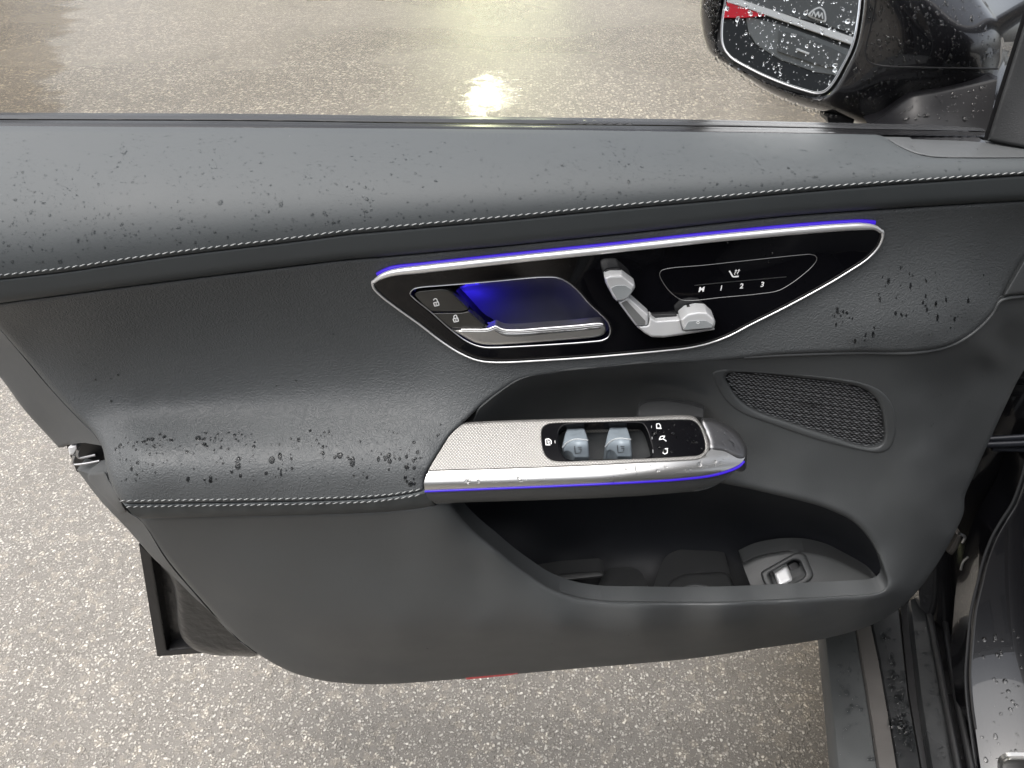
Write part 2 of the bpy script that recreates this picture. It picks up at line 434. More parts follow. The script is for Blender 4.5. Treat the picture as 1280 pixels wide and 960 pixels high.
# wet asphalt
M_road = pmat('wet_asphalt', (.2, .19, .17), .4, ior=1.4)
def asphalt(m):
    tc = N(m, 'ShaderNodeTexCoord'); b = bsdf(m)
    v = N(m, 'ShaderNodeTexVoronoi', in_Scale=150.0); v2 = N(m, 'ShaderNodeTexVoronoi', in_Scale=290.0)
    dn = N(m, 'ShaderNodeTexNoise', in_Scale=120.0, in_Detail=2.0)
    big = N(m, 'ShaderNodeTexNoise', in_Scale=.35, in_Detail=2.0, in_Roughness=.5)
    med = N(m, 'ShaderNodeTexNoise', in_Scale=6.0, in_Detail=4.0)
    wp = N(m, 'ShaderNodeMixRGB', blend_type='LINEAR_LIGHT'); wp.inputs[0].default_value = .004
    L(m, tc.outputs['Object'], wp.inputs[1]); L(m, dn.outputs['Color'], wp.inputs[2])
    L(m, tc.outputs['Object'], dn.inputs['Vector'])
    for n in (v, v2): L(m, wp.outputs[0], n.inputs['Vector'])
    for n in (big, med): L(m, tc.outputs['Object'], n.inputs['Vector'])
    sep = N(m, 'ShaderNodeSeparateColor'); L(m, v.outputs['Color'], sep.inputs[0])
    sep2 = N(m, 'ShaderNodeSeparateColor'); L(m, v2.outputs['Color'], sep2.inputs[0])
    def stones(vn, sp_, thr, r0, r1):
        """mask of separate chips: some cells only, each smaller than its cell"""
        on = ramp(m, sp_.outputs[0], [(thr, (0, 0, 0)), (thr + .04, (1, 1, 1))]); rd = ramp(m, vn.outputs['Distance'], [(r0, (1, 1, 1)), (r1, (0, 0, 0))])
        q = N(m, 'ShaderNodeMixRGB', blend_type='MULTIPLY'); q.inputs[0].default_value = 1; L(m, on.outputs[0], q.inputs[1]); L(m, rd.outputs[0], q.inputs[2]); return q
    s1_, s2_ = stones(v, sep, .46, .34, .52), stones(v2, sep2, .50, .36, .56)
    sand = N(m, 'ShaderNodeTexNoise', in_Scale=700.0, in_Detail=2.0); L(m, tc.outputs['Object'], sand.inputs['Vector'])
    binder = ramp(m, sand.outputs[0], [(.3, (.115, .108, .099)), (.7, (.235, .223, .206))])
    c1 = ramp(m, sep.outputs[1], [(0, (.24, .228, .21)), (.5, (.42, .403, .375)), (1, (.66, .645, .61))]); c2 = ramp(m, sep2.outputs[1], [(0, (.22, .209, .193)), (1, (.58, .563, .53))])
    x1 = N(m, 'ShaderNodeMixRGB', blend_type='MIX'); L(m, s2_.outputs[0], x1.inputs[0]); L(m, binder.outputs[0], x1.inputs[1]); L(m, c2.outputs[0], x1.inputs[2])
    m2 = N(m, 'ShaderNodeMixRGB', blend_type='MIX'); L(m, s1_.outputs[0], m2.inputs[0]); L(m, x1.outputs[0], m2.inputs[1]); L(m, c1.outputs[0], m2.inputs[2])
    v4 = N(m, 'ShaderNodeTexVoronoi', in_Scale=42.0); L(m, tc.outputs['Object'], v4.inputs['Vector']); sp4 = N(m, 'ShaderNodeSeparateColor'); L(m, v4.outputs['Color'], sp4.inputs[0])
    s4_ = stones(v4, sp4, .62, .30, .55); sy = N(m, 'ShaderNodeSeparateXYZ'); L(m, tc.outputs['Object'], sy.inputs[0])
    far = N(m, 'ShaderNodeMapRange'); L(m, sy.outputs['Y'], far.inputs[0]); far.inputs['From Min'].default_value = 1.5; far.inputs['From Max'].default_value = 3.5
    f4 = N(m, 'ShaderNodeMath', operation='MULTIPLY'); L(m, s4_.outputs[0], f4.inputs[0]); L(m, far.outputs[0], f4.inputs[1])
    f5 = N(m, 'ShaderNodeMath', operation='MULTIPLY'); L(m, f4.outputs[0], f5.inputs[0]); f5.inputs[1].default_value = .75
    x4 = N(m, 'ShaderNodeMixRGB', blend_type='MIX'); L(m, f5.outputs[0], x4.inputs[0]); L(m, m2.outputs[0], x4.inputs[1]); x4.inputs[2].default_value = (.62, .60, .54, 1); m2 = x4  # pale far chips: sparkle of wet stones put into the colour
    v3 = N(m, 'ShaderNodeTexVoronoi', in_Scale=75.0); L(m, wp.outputs[0], v3.inputs['Vector']); sp3 = N(m, 'ShaderNodeSeparateColor'); L(m, v3.outputs['Color'], sp3.inputs[0])
    bigst = ramp(m, sp3.outputs[0], [(.80, (1, 1, 1)), (.86, (1.25, 1.23, 1.19))]); mb = N(m, 'ShaderNodeMixRGB', blend_type='MULTIPLY'); mb.inputs[0].default_value = 1
    L(m, m2.outputs[0], mb.inputs[1]); L(m, bigst.outputs[0], mb.inputs[2]); m2 = mb
    fcol = N(m, 'ShaderNodeMixRGB', blend_type='MIX'); L(m, far.outputs[0], fcol.inputs[0]); fcol.inputs[1].default_value = (.94, .93, .92, 1); fcol.inputs[2].default_value = (.74, .70, .63, 1)  # far tarmac browner and darker: darker building reflection put into the colour
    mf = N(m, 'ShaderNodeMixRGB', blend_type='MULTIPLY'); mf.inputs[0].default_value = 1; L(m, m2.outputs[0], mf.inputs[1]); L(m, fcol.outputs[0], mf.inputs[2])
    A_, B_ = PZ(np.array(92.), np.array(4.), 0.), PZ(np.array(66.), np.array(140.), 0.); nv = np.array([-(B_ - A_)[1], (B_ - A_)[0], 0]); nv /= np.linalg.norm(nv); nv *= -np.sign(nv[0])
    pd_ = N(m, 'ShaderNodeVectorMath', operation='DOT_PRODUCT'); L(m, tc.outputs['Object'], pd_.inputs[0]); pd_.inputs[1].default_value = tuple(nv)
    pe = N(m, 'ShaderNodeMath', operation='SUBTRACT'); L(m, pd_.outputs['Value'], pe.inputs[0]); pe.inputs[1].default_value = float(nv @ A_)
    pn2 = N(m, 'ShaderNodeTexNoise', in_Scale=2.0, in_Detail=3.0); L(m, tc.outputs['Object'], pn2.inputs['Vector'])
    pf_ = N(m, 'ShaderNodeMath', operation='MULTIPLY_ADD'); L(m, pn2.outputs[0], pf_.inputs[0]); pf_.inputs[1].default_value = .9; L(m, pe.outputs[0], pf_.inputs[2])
    pk = ramp(m, pf_.outputs[0], [(.42, (1, 1, 1)), (.55, (.66, .60, .50))]); pq = N(m, 'ShaderNodeMixRGB', blend_type='MIX'); L(m, far.outputs[0], pq.inputs[0]); pq.inputs[1].default_value = (1, 1, 1, 1); L(m, pk.outputs[0], pq.inputs[2])  # dark left patch: building reflection put into the colour
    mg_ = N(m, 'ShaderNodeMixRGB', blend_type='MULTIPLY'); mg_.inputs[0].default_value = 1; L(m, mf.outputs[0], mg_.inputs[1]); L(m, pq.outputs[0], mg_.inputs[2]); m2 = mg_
    tone = ramp(m, med.outputs[0], [(.3, (.92, .91, .89)), (.7, (1.05, 1.04, 1.02))])
    m3 = N(m, 'ShaderNodeMixRGB', blend_type='MULTIPLY'); m3.inputs[0].default_value = 1
    L(m, m2.outputs[0], m3.inputs[1]); L(m, tone.outputs[0], m3.inputs[2])
    dp = N(m, 'ShaderNodeVectorMath', operation='DOT_PRODUCT'); L(m, tc.outputs['Object'], dp.inputs[0]); dp.inputs[1].default_value = (math.cos(R(14.0)), -math.sin(R(14.0)), 0)
    dn2 = N(m, 'ShaderNodeMath', operation='MULTIPLY_ADD'); L(m, med.outputs[0], dn2.inputs[0]); dn2.inputs[1].default_value = .35; L(m, dp.outputs['Value'], dn2.inputs[2])
    drip = ramp(m, dn2.outputs[0], [(.42, (1, 1, 1)), (.72, (.58, .55, .50))])
    md = N(m, 'ShaderNodeMixRGB', blend_type='MULTIPLY'); md.inputs[0].default_value = 1; L(m, m3.outputs[0], md.inputs[1]); L(m, drip.outputs[0], md.inputs[2]); m3 = md
    wet = ramp(m, big.outputs[0], [(.36, (.80, .79, .77)), (.56, (1, 1, 1))]); m4 = N(m, 'ShaderNodeMixRGB', blend_type='MULTIPLY'); m4.inputs[0].default_value = 1
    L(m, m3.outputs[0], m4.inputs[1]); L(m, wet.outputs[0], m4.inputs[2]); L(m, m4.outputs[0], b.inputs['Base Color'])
    rr = ramp(m, big.outputs[0], [(.38, (.24, .24, .24)), (.62, (.33, .33, .33))])
    # a shallow puddle with a ragged edge where the tarmac dips
    c = PZ(612, 118, 0.0); mpp = N(m, 'ShaderNodeMapping'); mpp.inputs['Location'].default_value = (-c[0] / .26, -c[1] / .75, 0); mpp.inputs['Scale'].default_value = (1 / .26, 1 / .75, 1)
    L(m, tc.outputs['Object'], mpp.inputs[0]); ln = N(m, 'ShaderNodeVectorMath', operation='LENGTH'); L(m, mpp.outputs[0], ln.inputs[0])
    pn = N(m, 'ShaderNodeTexNoise', in_Scale=9.0, in_Detail=5.0, in_Roughness=.65); L(m, tc.outputs['Object'], pn.inputs['Vector'])
    pa = N(m, 'ShaderNodeMath', operation='MULTIPLY_ADD'); L(m, pn.outputs[0], pa.inputs[0]); pa.inputs[1].default_value = 2.4; pa.inputs[2].default_value = -1.2
    pb = N(m, 'ShaderNodeMath', operation='ADD'); L(m, ln.outputs['Value'], pb.inputs[0]); L(m, pa.outputs[0], pb.inputs[1])
    pm = ramp(m, pb.outputs[0], [(.55, (1, 1, 1)), (.85, (0, 0, 0))])
    rm = N(m, 'ShaderNodeMixRGB', blend_type='MIX'); L(m, pm.outputs[0], rm.inputs[0]); L(m, rr.outputs[0], rm.inputs[1]); rm.inputs[2].default_value = (.09, .09, .09, 1)
    L(m, rm.outputs[0], b.inputs['Roughness'])
    bs = N(m, 'ShaderNodeMath', operation='MULTIPLY_ADD'); L(m, pm.outputs[0], bs.inputs[0]); bs.inputs[1].default_value = -.6; bs.inputs[2].default_value = .75
    ad = N(m, 'ShaderNodeMixRGB', blend_type='ADD'); ad.inputs[0].default_value = .7; L(m, s1_.outputs[0], ad.inputs[1]); L(m, s2_.outputs[0], ad.inputs[2])
    ad2 = N(m, 'ShaderNodeMixRGB', blend_type='ADD'); ad2.inputs[0].default_value = .35; ad3 = N(m, 'ShaderNodeMixRGB', blend_type='ADD'); ad3.inputs[0].default_value = 1.0; L(m, ad.outputs[0], ad3.inputs[1]); L(m, f4.outputs[0], ad3.inputs[2]); L(m, ad3.outputs[0], ad2.inputs[1]); L(m, sand.outputs[0], ad2.inputs[2]); ad = ad2
    bp = N(m, 'ShaderNodeBump', in_Strength=.75, in_Distance=.004); L(m, bs.outputs[0], bp.inputs['Strength']); L(m, ad.outputs[0], bp.inputs['Height']); L(m, bp.outputs[0], b.inputs['Normal'])
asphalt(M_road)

# ------------------------------------------------------------------ the ground
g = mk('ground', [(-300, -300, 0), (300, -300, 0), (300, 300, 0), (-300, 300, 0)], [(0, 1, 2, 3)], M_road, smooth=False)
g['kind'] = 'structure'; g['label'] = 'wet grey asphalt car park under the open door'

# ------------------------------------------------------------------ the door: feature curves in the photograph
door = empty('car_door_assembly', (0.55, 0.03, .35), 'open black car door seen from inside, grey leather trim wet with rain', 'car door')
S1 = [(-70, 352), (0, 344), (75, 335.6), (150, 324.5), (225, 314), (300, 305), (375, 296), (440, 287.5), (480, 284), (552, 277.5), (637, 270), (721, 261.5),
      (800, 254), (900, 245), (980, 237.5), (1089, 228.5), (1199, 221), (1280, 215.7), (1330, 213)]
S2 = [(-70, 388), (0, 379), (112, 364), (225, 349.5), (337, 335.6), (440, 323.5), (480, 320.5), (608, 309), (700, 300), (800, 289.5), (890, 279.5), (980, 270), (1089, 262), (1199, 255), (1280, 250.5), (1330, 248)]
BELT = [(-70, 161.5), (0, 162), (320, 163.5), (640, 166.5), (900, 169.5), (1080, 171.5), (1232, 175), (1330, 177)]
def yx(curve, x): c = np.array(curve, float); return np.interp(x, c[:, 0], c[:, 1])
def s1w(x): return np.interp(x, [-70, 0, 640, 1280, 1330], [.102, .100, .086, .066, .064])
# -- top ledge
def pf(curve, deg):
    c = np.array(curve, float); k = np.polyfit((c[:, 0] - 640) / 700, c[:, 1], deg); return lambda x: np.polyval(k, (np.asarray(x, float) - 640) / 700)
b_y, s_y, s2_y = pf(BELT, 3), pf(S1, 6), pf(S2, 6)
W1k = np.polyfit([-70, 0, 320, 640, 960, 1280, 1330], [.132, .128, .112, .096, .081, .067, .065], 2)
s1w = lambda x: np.polyval(W1k, np.clip(x, -120, 1400))
FK = np.polyfit([-.05, 0, .2, .45, .72, .9, 1.0, 1.06], [-.07, .03, .34, .67, .895, .978, 1.0, 1.005], 4)
def w_ledge(x, y):
    b, q = b_y(x), s_y(x); return s1w(x) * np.polyval(FK, np.clip((y - b) / (q - b), -.15, 1.12))
G1 = [(x, y + 5.0 - max(0, (x - 900)) / 380 * 1.5) for x, y in S1]
s1c, s2c, g1c, bc = cr(S1, step=5), cr(S2, step=5), cr(G1, step=5), cr(BELT, step=6)
TW = [(1106, 173.5), (1112, 177), (1122, 183), (1142, 192), (1163, 197), (1200, 198.5), (1280, 198.5), (1330, 198)]
twc = cr(TW, step=4)
out = np.concatenate([bc[bc[:, 0] < 1100], twc, g1c[::-1]])
ledge = relief('upper_trim', out, w_ledge, M_ledge, door, spacing=7, rolls=[(g1c, 4.0, .0035, False), (twc, 4, .004, False)], skirt=.012)
stitches('stitching', s1c, w_ledge, M_thread, ledge)
tw_out = np.concatenate([cr([(1108, 173.5), (1160, 174.5), (1226, 177), (1280, 184), (1330, 190)], step=4), (twc + [0, -1.2])[::-1]])
tw = relief('tweeter_cover', tw_out, lambda x, y: w_ledge(x, y) - .0015, M_plast, door, spacing=5, rolls=[(tw_out, 3, .003, True)], skirt=.006)
# -- shoulder band under the stitching
def w_band(x, y):
    a_, b_ = s_y(x) + 5, s2_y(x); t = np.clip((y - a_) / (b_ - a_), -.2, 1.2)
    return s1w(x) - .001 - .0025 * np.clip(t, 0, 2) ** 2
band = relief('shoulder_trim', np.concatenate([g1c, s2c[::-1]]), w_band, M_ledge, door, spacing=6,
              rolls=[(g1c, 3.5, .003, False), (s2c, 9, .006, False)], skirt=.014)

# -- leather insert with the soft armrest
insc = []
for x in range(-60, 1340, 80): insc.append((x, yx(S2, x), float(s1w(x)) - .008))
insc += [(-10, 420, .094), (40, 420, .092), (100, 450, .090), (70, 480, .09), (100, 510, .098), (110, 525, .104), (125, 547, .122), (135, 577, .150), (145, 605, .170), (152, 626, .179),
         (580, 400, .086), (580, 450, .095), (580, 490, .107), (580, 520, .121), (550, 560, .148), (535, 595, .169),
         (650, 340, .080), (650, 400, .086), (650, 450, .095), (650, 474, .100), (800, 340, .076), (800, 400, .083), (800, 440, .089), (800, 456, .092),
         (950, 340, .073), (950, 400, .082), (950, 430, .088), (950, 442, .090), (1080, 320, .067), (1080, 370, .076), (1080, 405, .086), (1080, 425, .090), (1080, 438, .090),
         (1160, 300, .062), (1160, 350, .069), (1160, 390, .079), (1160, 415, .084), (1160, 434, .084), (1220, 300, .057), (1220, 350, .060), (1215, 385, .068), (1213, 412, .070),
         (1250, 340, .052), (1248, 370, .055), (1281, 318, .046), (1300, 290, .045)]
for x in range(175, 541, 45):
    t = (x - 200) / 300.0
    for ya, yb, wa, wb in ((420, 395, .090, .087), (485, 455, .092, .091), (515, 490, .102, .102), (538, 523, .124, .122), (563, 557, .152, .149), (595, 588, .172, .168), (627, 616, .180, .177)):
        insc.append((x, ya + (yb - ya) * t, wa + (wb - wa) * t))
w_ins = TPS(insc, .004)
slant = [(580, 528), (563, 544), (550, 564), (539.5, 581), (534, 592), (531, 604), (531, 614)]
groove = [(531, 614), (500, 619.5), (470, 623), (400, 626), (250, 628.5), (170, 629.5), (154, 629.5)]
rear = [(154, 629.5), (147, 620), (137.5, 601), (132, 579), (128, 560), (119, 544), (94, 519), (62.5, 485), (31, 447.5), (0, 411), (-24, 383)]
insb = [(1300, 285), (1281, 320), (1266, 346), (1251, 373), (1238, 393), (1213, 417), (1184, 432), (1144, 439.5), (1071, 440), (980, 443), (910, 450), (875, 453), (849, 454), (802, 457), (740, 463),
        (690, 468), (660, 473), (642, 479), (620, 493), (605, 504), (592, 516), (580, 528)]
insbc, slc, grc, rec = cr(insb, step=3), cr(slant, step=3), cr(groove, step=4), cr(rear, step=4)
s2u = s2c[(s2c[:, 0] > -22) & (s2c[:, 0] < 1300)]
ins_out = np.concatenate([s2u, insbc[:-1], slc[:-1], grc[:-1], rec])
CP_OUT = [(466, 352), (472, 346), (488, 339), (530, 333.5), (580, 328), (660, 319.5), (740, 311.5), (800, 305), (900, 294.5), (1000, 285.5), (1052, 281.5), (1080, 280.5), (1095, 282.5), (1102.5, 289), (1103, 297),
          (1098, 309), (1084, 324), (1060, 340), (1037, 354), (984, 383), (940, 405), (909, 421), (885, 429.5), (860, 435), (834, 438), (740, 446.5), (680, 450.5), (620, 453), (597, 450.5), (575, 441.5), (552, 427), (524, 405.5), (496, 385.5), (476, 370), (467, 360)]
cpo = cr(CP_OUT, True, 3.0)
def inset(c, d):
    tg = np.roll(c, -1, 0) - np.roll(c, 1, 0); tg /= np.maximum(1e-9, np.linalg.norm(tg, axis=1))[:, None]
    nn = np.stack([-tg[:, 1], tg[:, 0]], -1)
    area = (c[:, 0] * np.roll(c[:, 1], -1) - np.roll(c[:, 0], -1) * c[:, 1]).sum()
    return c + nn * d * (1 if area > 0 else -1)
insert = relief('insert_panel', ins_out, w_ins, M_leath, door, holes=[inset(cpo, 5)], spacing=6,
                rolls=[(s2u, 6, .005, False), (insbc, 5, .004, False), (slc, 5, .004, False), (grc, 3.5, .003, False), (rec, 8, .006, False)], skirt=.015)
st_a = cr([(150, 626), (250, 624.7), (400, 622.5), (470, 619.5), (500, 616.3), (529, 611)], step=4)
st_b = cr([(158, 633.5), (250, 632), (400, 629.5), (470, 626.5), (500, 622.7), (530, 617.5)], step=4)
stitches('stitching', st_a, lambda x, y: w_ins(x, y), M_thread, insert, on=6, gap=2.6)
# -- armrest lower lip
lipb = [(545, 632), (520, 636.5), (480, 640), (400, 643), (300, 645.5), (200, 648), (177, 648.5)]
lbc = cr(lipb, step=4)
lip_out = np.concatenate([grc[::-1], lbc[:], cr([(177, 648.5), (165, 642), (154, 629.5)], step=4)[1:-1]])
lipc = []
for x in range(150, 561, 40):
    a, b = np.interp(x, [154, 250, 400, 470, 500, 545], [629.5, 628.5, 626, 623, 619.5, 612]), np.interp(x, [177, 300, 400, 480, 545], [648.5, 645.5, 643, 640, 632])
    lipc += [(x, a, .1795), (x, (a + b) / 2, .1805), (x, b, .174)]
w_lip = TPS(lipc, .002)
lip = relief('armrest_lip', lip_out, w_lip, M_ledge, door, spacing=5, rolls=[(grc, 3.5, .003, False), (lbc, 6, .006, False)], skirt=.02)
stitches('stitching', st_b, lambda x, y: w_lip(x, y), M_thread, lip, on=6, gap=2.6)

# -- lower hard panel, with the pull recess behind the armrest
lowc = [(177, 650, .160), (208, 697, .150), (250, 747, .142), (292, 793, .132), (325, 818, .126), (362, 839, .122), (400, 849, .120), (487, 854, .121), (572, 848, .124), (700, 837, .127), (866, 823, .130), (954, 810, .127), (1032, 798, .119), (1091, 780, .108),
        (1126, 759, .097), (1152, 732, .086), (1179, 693, .068), (1200, 658, .054), (1206, 621, .047), (1216, 597, .043), (1234, 557, .035), (1257, 507, .028), (1280, 463, .02), (1310, 420, .015),
        (300, 655, .165), (300, 720, .158), (300, 775, .145), (400, 650, .168), (400, 700, .166), (400, 760, .163), (400, 800, .152), (500, 645, .170), (500, 700, .168), (500, 760, .170), (500, 782, .169), (500, 820, .150),
        (600, 710, .168), (600, 760, .173), (600, 787, .172), (600, 815, .152), (560, 640, .168), (572, 660, .167),
        (618, 690, .166), (662, 723, .166), (715, 750, .168), (751, 757, .169), (859, 759, .169), (946, 757, .165), (1011, 753, .158), (1077, 750, .147), (1108, 741, .136),
        (700, 789, .177), (800, 789, .178), (900, 783, .174), (1000, 771, .161), (1080, 757, .145), (1120, 738, .127), (700, 812, .156), (800, 810, .157), (900, 802, .153), (1000, 788, .142),
        (1115, 722, .125), (1100, 688, .113), (1078, 656, .108), (1023, 626, .104), (958, 609, .104), (905, 600, .105),
        (1000, 590, .097), (1100, 600, .090), (1135, 560, .082), (1140, 650, .096), (1155, 700, .090), (1143, 507, .077), (1155, 568, .080), (1167, 612, .081), (1178, 644, .078), (1190, 670, .068),
        (1180, 520, .058), (1188, 570, .056), (1197, 620, .055), (1165, 478, .066), (1215, 500, .042), (1230, 460, .038), (1255, 430, .035), (1237, 443, .047), (1200, 455, .058), (1270, 395, .045),
        (1144, 444, .082), (1100, 445, .084), (1000, 448, .084), (920, 454, .085), (1213, 423, .066), (1250, 380, .053), (1290, 368, .042),
        (870, 457, .086), (800, 461, .086), (720, 468, .090), (650, 480, .096), (615, 502, .108), (590, 524, .119),
        (720, 488, .055), (660, 500, .070), (800, 484, .050), (850, 488, .058), (700, 515, .042), (780, 515, .036), (620, 527, .085), (850, 520, .050), (890, 500, .074), (920, 540, .085), (945, 570, .092), (955, 590, .098), (900, 475, .081),
        (700, 560, .05), (620, 590, .09), (800, 580, .055), (870, 560, .07), (570, 590, .14)]
w_low0 = TPS(lowc, .004)
def w_low(x, y):
    yc = np.interp(x, [400, 500, 600, 700, 800, 900, 1000, 1080, 1120], [781, 784, 787, 789, 789, 783, 771, 757, 738]); k = np.interp(x, [440, 640, 1000, 1120], [0, 1, 1, 0])
    d = y - yc; return w_low0(x, y) - .0004 * k * np.where(d > 30, d, 2.0 * np.log1p(np.exp(np.clip(d, -60, 30) / 2.0)))
hole = [(566, 628), (579, 647), (598, 666), (618.6, 683), (640, 701), (662, 717), (687, 733), (715.6, 744), (751.5, 750), (800, 751.5), (859, 752), (905, 751.7), (946, 750), (1011, 746.5), (1077, 743), (1097.5, 740.6), (1106, 736), (1109, 728),
        (1105, 713), (1095.6, 690), (1082, 668), (1063, 650), (1041, 639), (1019, 631), (954, 615), (897, 603), (850, 596), (700, 600), (600, 608), (560, 614)]
holec = cr(hole, True, 3)
lowtop = cr([(172, 646), (200, 645), (300, 643), (400, 640.5), (480, 637.5), (540, 630)], step=4)
under = cr([(540, 630), (560, 575), (592, 526), (597, 514), (610, 502), (624, 491), (645, 477), (662, 470.5), (692, 465), (740, 460), (802, 454), (849, 451), (875, 450), (910, 447), (980, 440), (1071, 437), (1144, 436.5), (1184, 429), (1212, 414),
            (1236, 391), (1250, 372), (1281, 368.5), (1330, 360)], step=3)[1:]
lowr = cr([(1330, 392), (1300, 432), (1280, 463), (1272, 476), (1257, 507), (1234, 557), (1216, 597), (1206, 621), (1204.5, 641), (1193, 667), (1179, 693), (1152, 732.5), (1126, 759), (1091, 780.6), (1032, 798), (954, 810), (866, 823), (700, 837.5), (572, 849), (487, 855),
           (441, 854.7), (400, 850), (362, 839), (325, 819), (292, 793), (250, 747.5), (208, 697.5), (172, 646)], step=4)[:-1]
low_out = np.concatenate([lowtop, under, lowr])
rim = [p for p in holec if p[1] > 612 or p[0] > 897]
SPK_OUT = [(891, 466), (901, 462), (927, 462), (984, 466), (1040, 471.6), (1077.5, 478), (1100, 487.5), (1114, 503), (1120, 525), (1119, 547), (1112, 561), (1100, 566.6), (1077.5, 564), (1021, 550), (965, 531), (928, 517), (912, 506), (899, 489)]
spo = cr(SPK_OUT, True, 2.5)
lower = relief('lower_trim_panel', low_out, w_low, M_plast, door, holes=[holec, inset(spo, 2.5)], spacing=6.5,
               rolls=[(holec, 7, .007, True), (lowr, 5, .005, False), (lowtop, 6, .005, False)], skirt=.02,
               dense=[(cr([(612, 504), (645, 481), (720, 467), (800, 460), (880, 456)], step=5), 8)])
# thin bright moulded edge between insert and lower panel on the hinge side
edge_c = cr([(930, 446.5), (980, 443.8), (1071, 441), (1144, 440.8), (1184, 433.5), (1213, 418.5), (1239, 394), (1250, 376.5), (1262, 372.5), (1300, 369)], step=3)
tube_px('moulded_edge', edge_c, lambda x, y: w_low(x, y), .0017, M_plast, door, off=.0012)
# small end piece beside the insert
ep = rounded([(1253, 371), (1283, 319), (1345, 300), (1345, 358), (1285, 366.5)], 4)
relief('trim_end_piece', ep, lambda x, y: np.interp(x, [1250, 1340], [.058, .040]), M_plast, door, spacing=5, rolls=[(ep, 4, .004, True)], skirt=.012)

M_shell0 = grain(pmat('divider_plastic', (.032, .033, .034), .45), 750, .3, .0005, 'plastic')
# -- pocket liner and what is moulded inside it
linc = [(566, 628, .10), (600, 640, .05), (640, 700, .07), (700, 740, .075), (800, 748, .08), (900, 748, .08), (1000, 746, .085), (1090, 741, .10), (1109, 728, .118), (1095, 690, .102), (1063, 650, .093), (1019, 631, .088), (954, 615, .088), (897, 603, .09),
        (700, 640, .03), (800, 640, .028), (900, 650, .04), (960, 650, .055), (1020, 665, .062), (1060, 690, .072), (700, 690, .035), (800, 690, .03), (900, 690, .038), (960, 690, .05), (620, 660, .045), (1085, 705, .085), (750, 600, .04), (600, 605, .06)]
w_lin = TPS(linc, .004)
lin_out = cr([(x + (6 if x > 1000 else (-6 if x < 700 else 0)), y + (4 if y > 720 else (-3 if y < 660 else 0))) for x, y in hole], True, 4)
liner = relief('map_pocket', lin_out, w_lin, M_liner, door, spacing=7)
cup_o = cr([(822, 768), (829, 746), (838, 727), (852, 719), (880, 716), (903, 715.5), (912, 720), (918, 738), (924, 768)], step=2)
relief('pocket_divider', cup_o, lambda x, y: .105 + (y - 740) * .0012, M_shell0, liner, spacing=4, rolls=[(cup_o, 4, .004, False)], skirt=.04)
arch = cr([(838, 768), (844, 747), (858, 735), (873, 733), (888, 738), (898, 752), (902, 768)], step=2)
tube_px('divider_ring', arch, lambda x, y: .105 + (y - 740) * .0012, .003, M_plast, liner, off=.001)
pd2 = cr([(750, 766), (760, 746), (775, 742), (795, 741.5), (806, 748), (815, 766)], step=2)
relief('pocket_divider', pd2, lambda x, y: .105 + (y - 745) * .0012, M_shell0, liner, spacing=4, rolls=[(pd2, 4, .004, False)], skirt=.04)
rb = rounded([(668, 722), (700, 717), (750, 713.5), (756, 717), (754, 721), (700, 727), (672, 730)], 3)
relief('pocket_rib', rb, lambda x, y: .085 + (y - 715) * .001, M_shell0, liner, spacing=3, rolls=[(rb, 3, .002, True)], skirt=.02)
M_tail = grain(pmat('plate_plastic', (.040, .042, .043), .52), 750, .3, .0005, 'plastic')
# -- tailgate button plate
tp = cr([(927.5, 704), (945.6, 695.6), (970, 690), (992.5, 688), (1015, 689.5), (1039, 695.6), (1067.5, 708.5), (1090, 720.5), (1107, 731)], step=3)
tpo = np.concatenate([tp, poly([(1107, 731), (1101, 744), (1077, 750), (1011, 753), (948, 757)], 3, False)[1:], poly([(948, 757), (936, 726), (927.5, 704)], 3, False)[1:-1]])
w_tp = TPS([(927, 704, .09), (992, 688, .085), (1039, 696, .088), (1090, 721, .105), (1107, 731, .118), (1101, 745, .135), (1011, 753, .136), (948, 757, .135), (936, 728, .112), (1000, 720, .108), (1050, 730, .115)], .01)
BZO = rounded([(950, 715), (995, 690), (1007, 692), (1018, 720), (1011, 728), (975, 746.5), (965, 746), (953.5, 727)], [5, 6, 6, 7, 6, 6, 5, 6])
BZI = rounded([(959.5, 718), (992, 699.5), (1000, 701), (1007.5, 718), (1004, 722.5), (974, 737.5), (969, 736.5)], 3.5, 1.5)
tplate = relief('tailgate_button_plate', tpo, w_tp, M_tail, door, holes=[BZI], spacing=5, rolls=[(tp, 5, .005, False)], skirt=.02)
bz = relief('button_bezel', BZO, lambda x, y: w_tp(x, y) + .003, M_tail, tplate, holes=[BZI], spacing=3, rolls=[(BZO, 3.5, .0035, True), (BZI, 2.5, .003, True)], skirt=.006)
relief('button_well', inset(BZI, -2), lambda x, y: w_tp(x, y) - .009, M_dark, tplate, spacing=4)
rk = rounded([(967, 716), (981, 707), (985, 709), (991.5, 724.5), (990, 727), (977, 733.5), (972, 731)], 2.5, 1.5)
relief('button_rocker', rk, lambda x, y: w_tp(x, y) - .001 + (y - 720) * .0002, M_switch, tplate, spacing=3, rolls=[(rk, 4, .004, True)], skirt=.007)
rk2 = rounded([(984, 706), (993, 701), (998, 703), (1005, 717), (1003, 720), (993, 725)], 2, 1.5)
relief('button_rocker', rk2, lambda x, y: w_tp(x, y) - .006, M_dark, tplate, spacing=3, rolls=[(rk2, 2, .002, True)], skirt=.003)

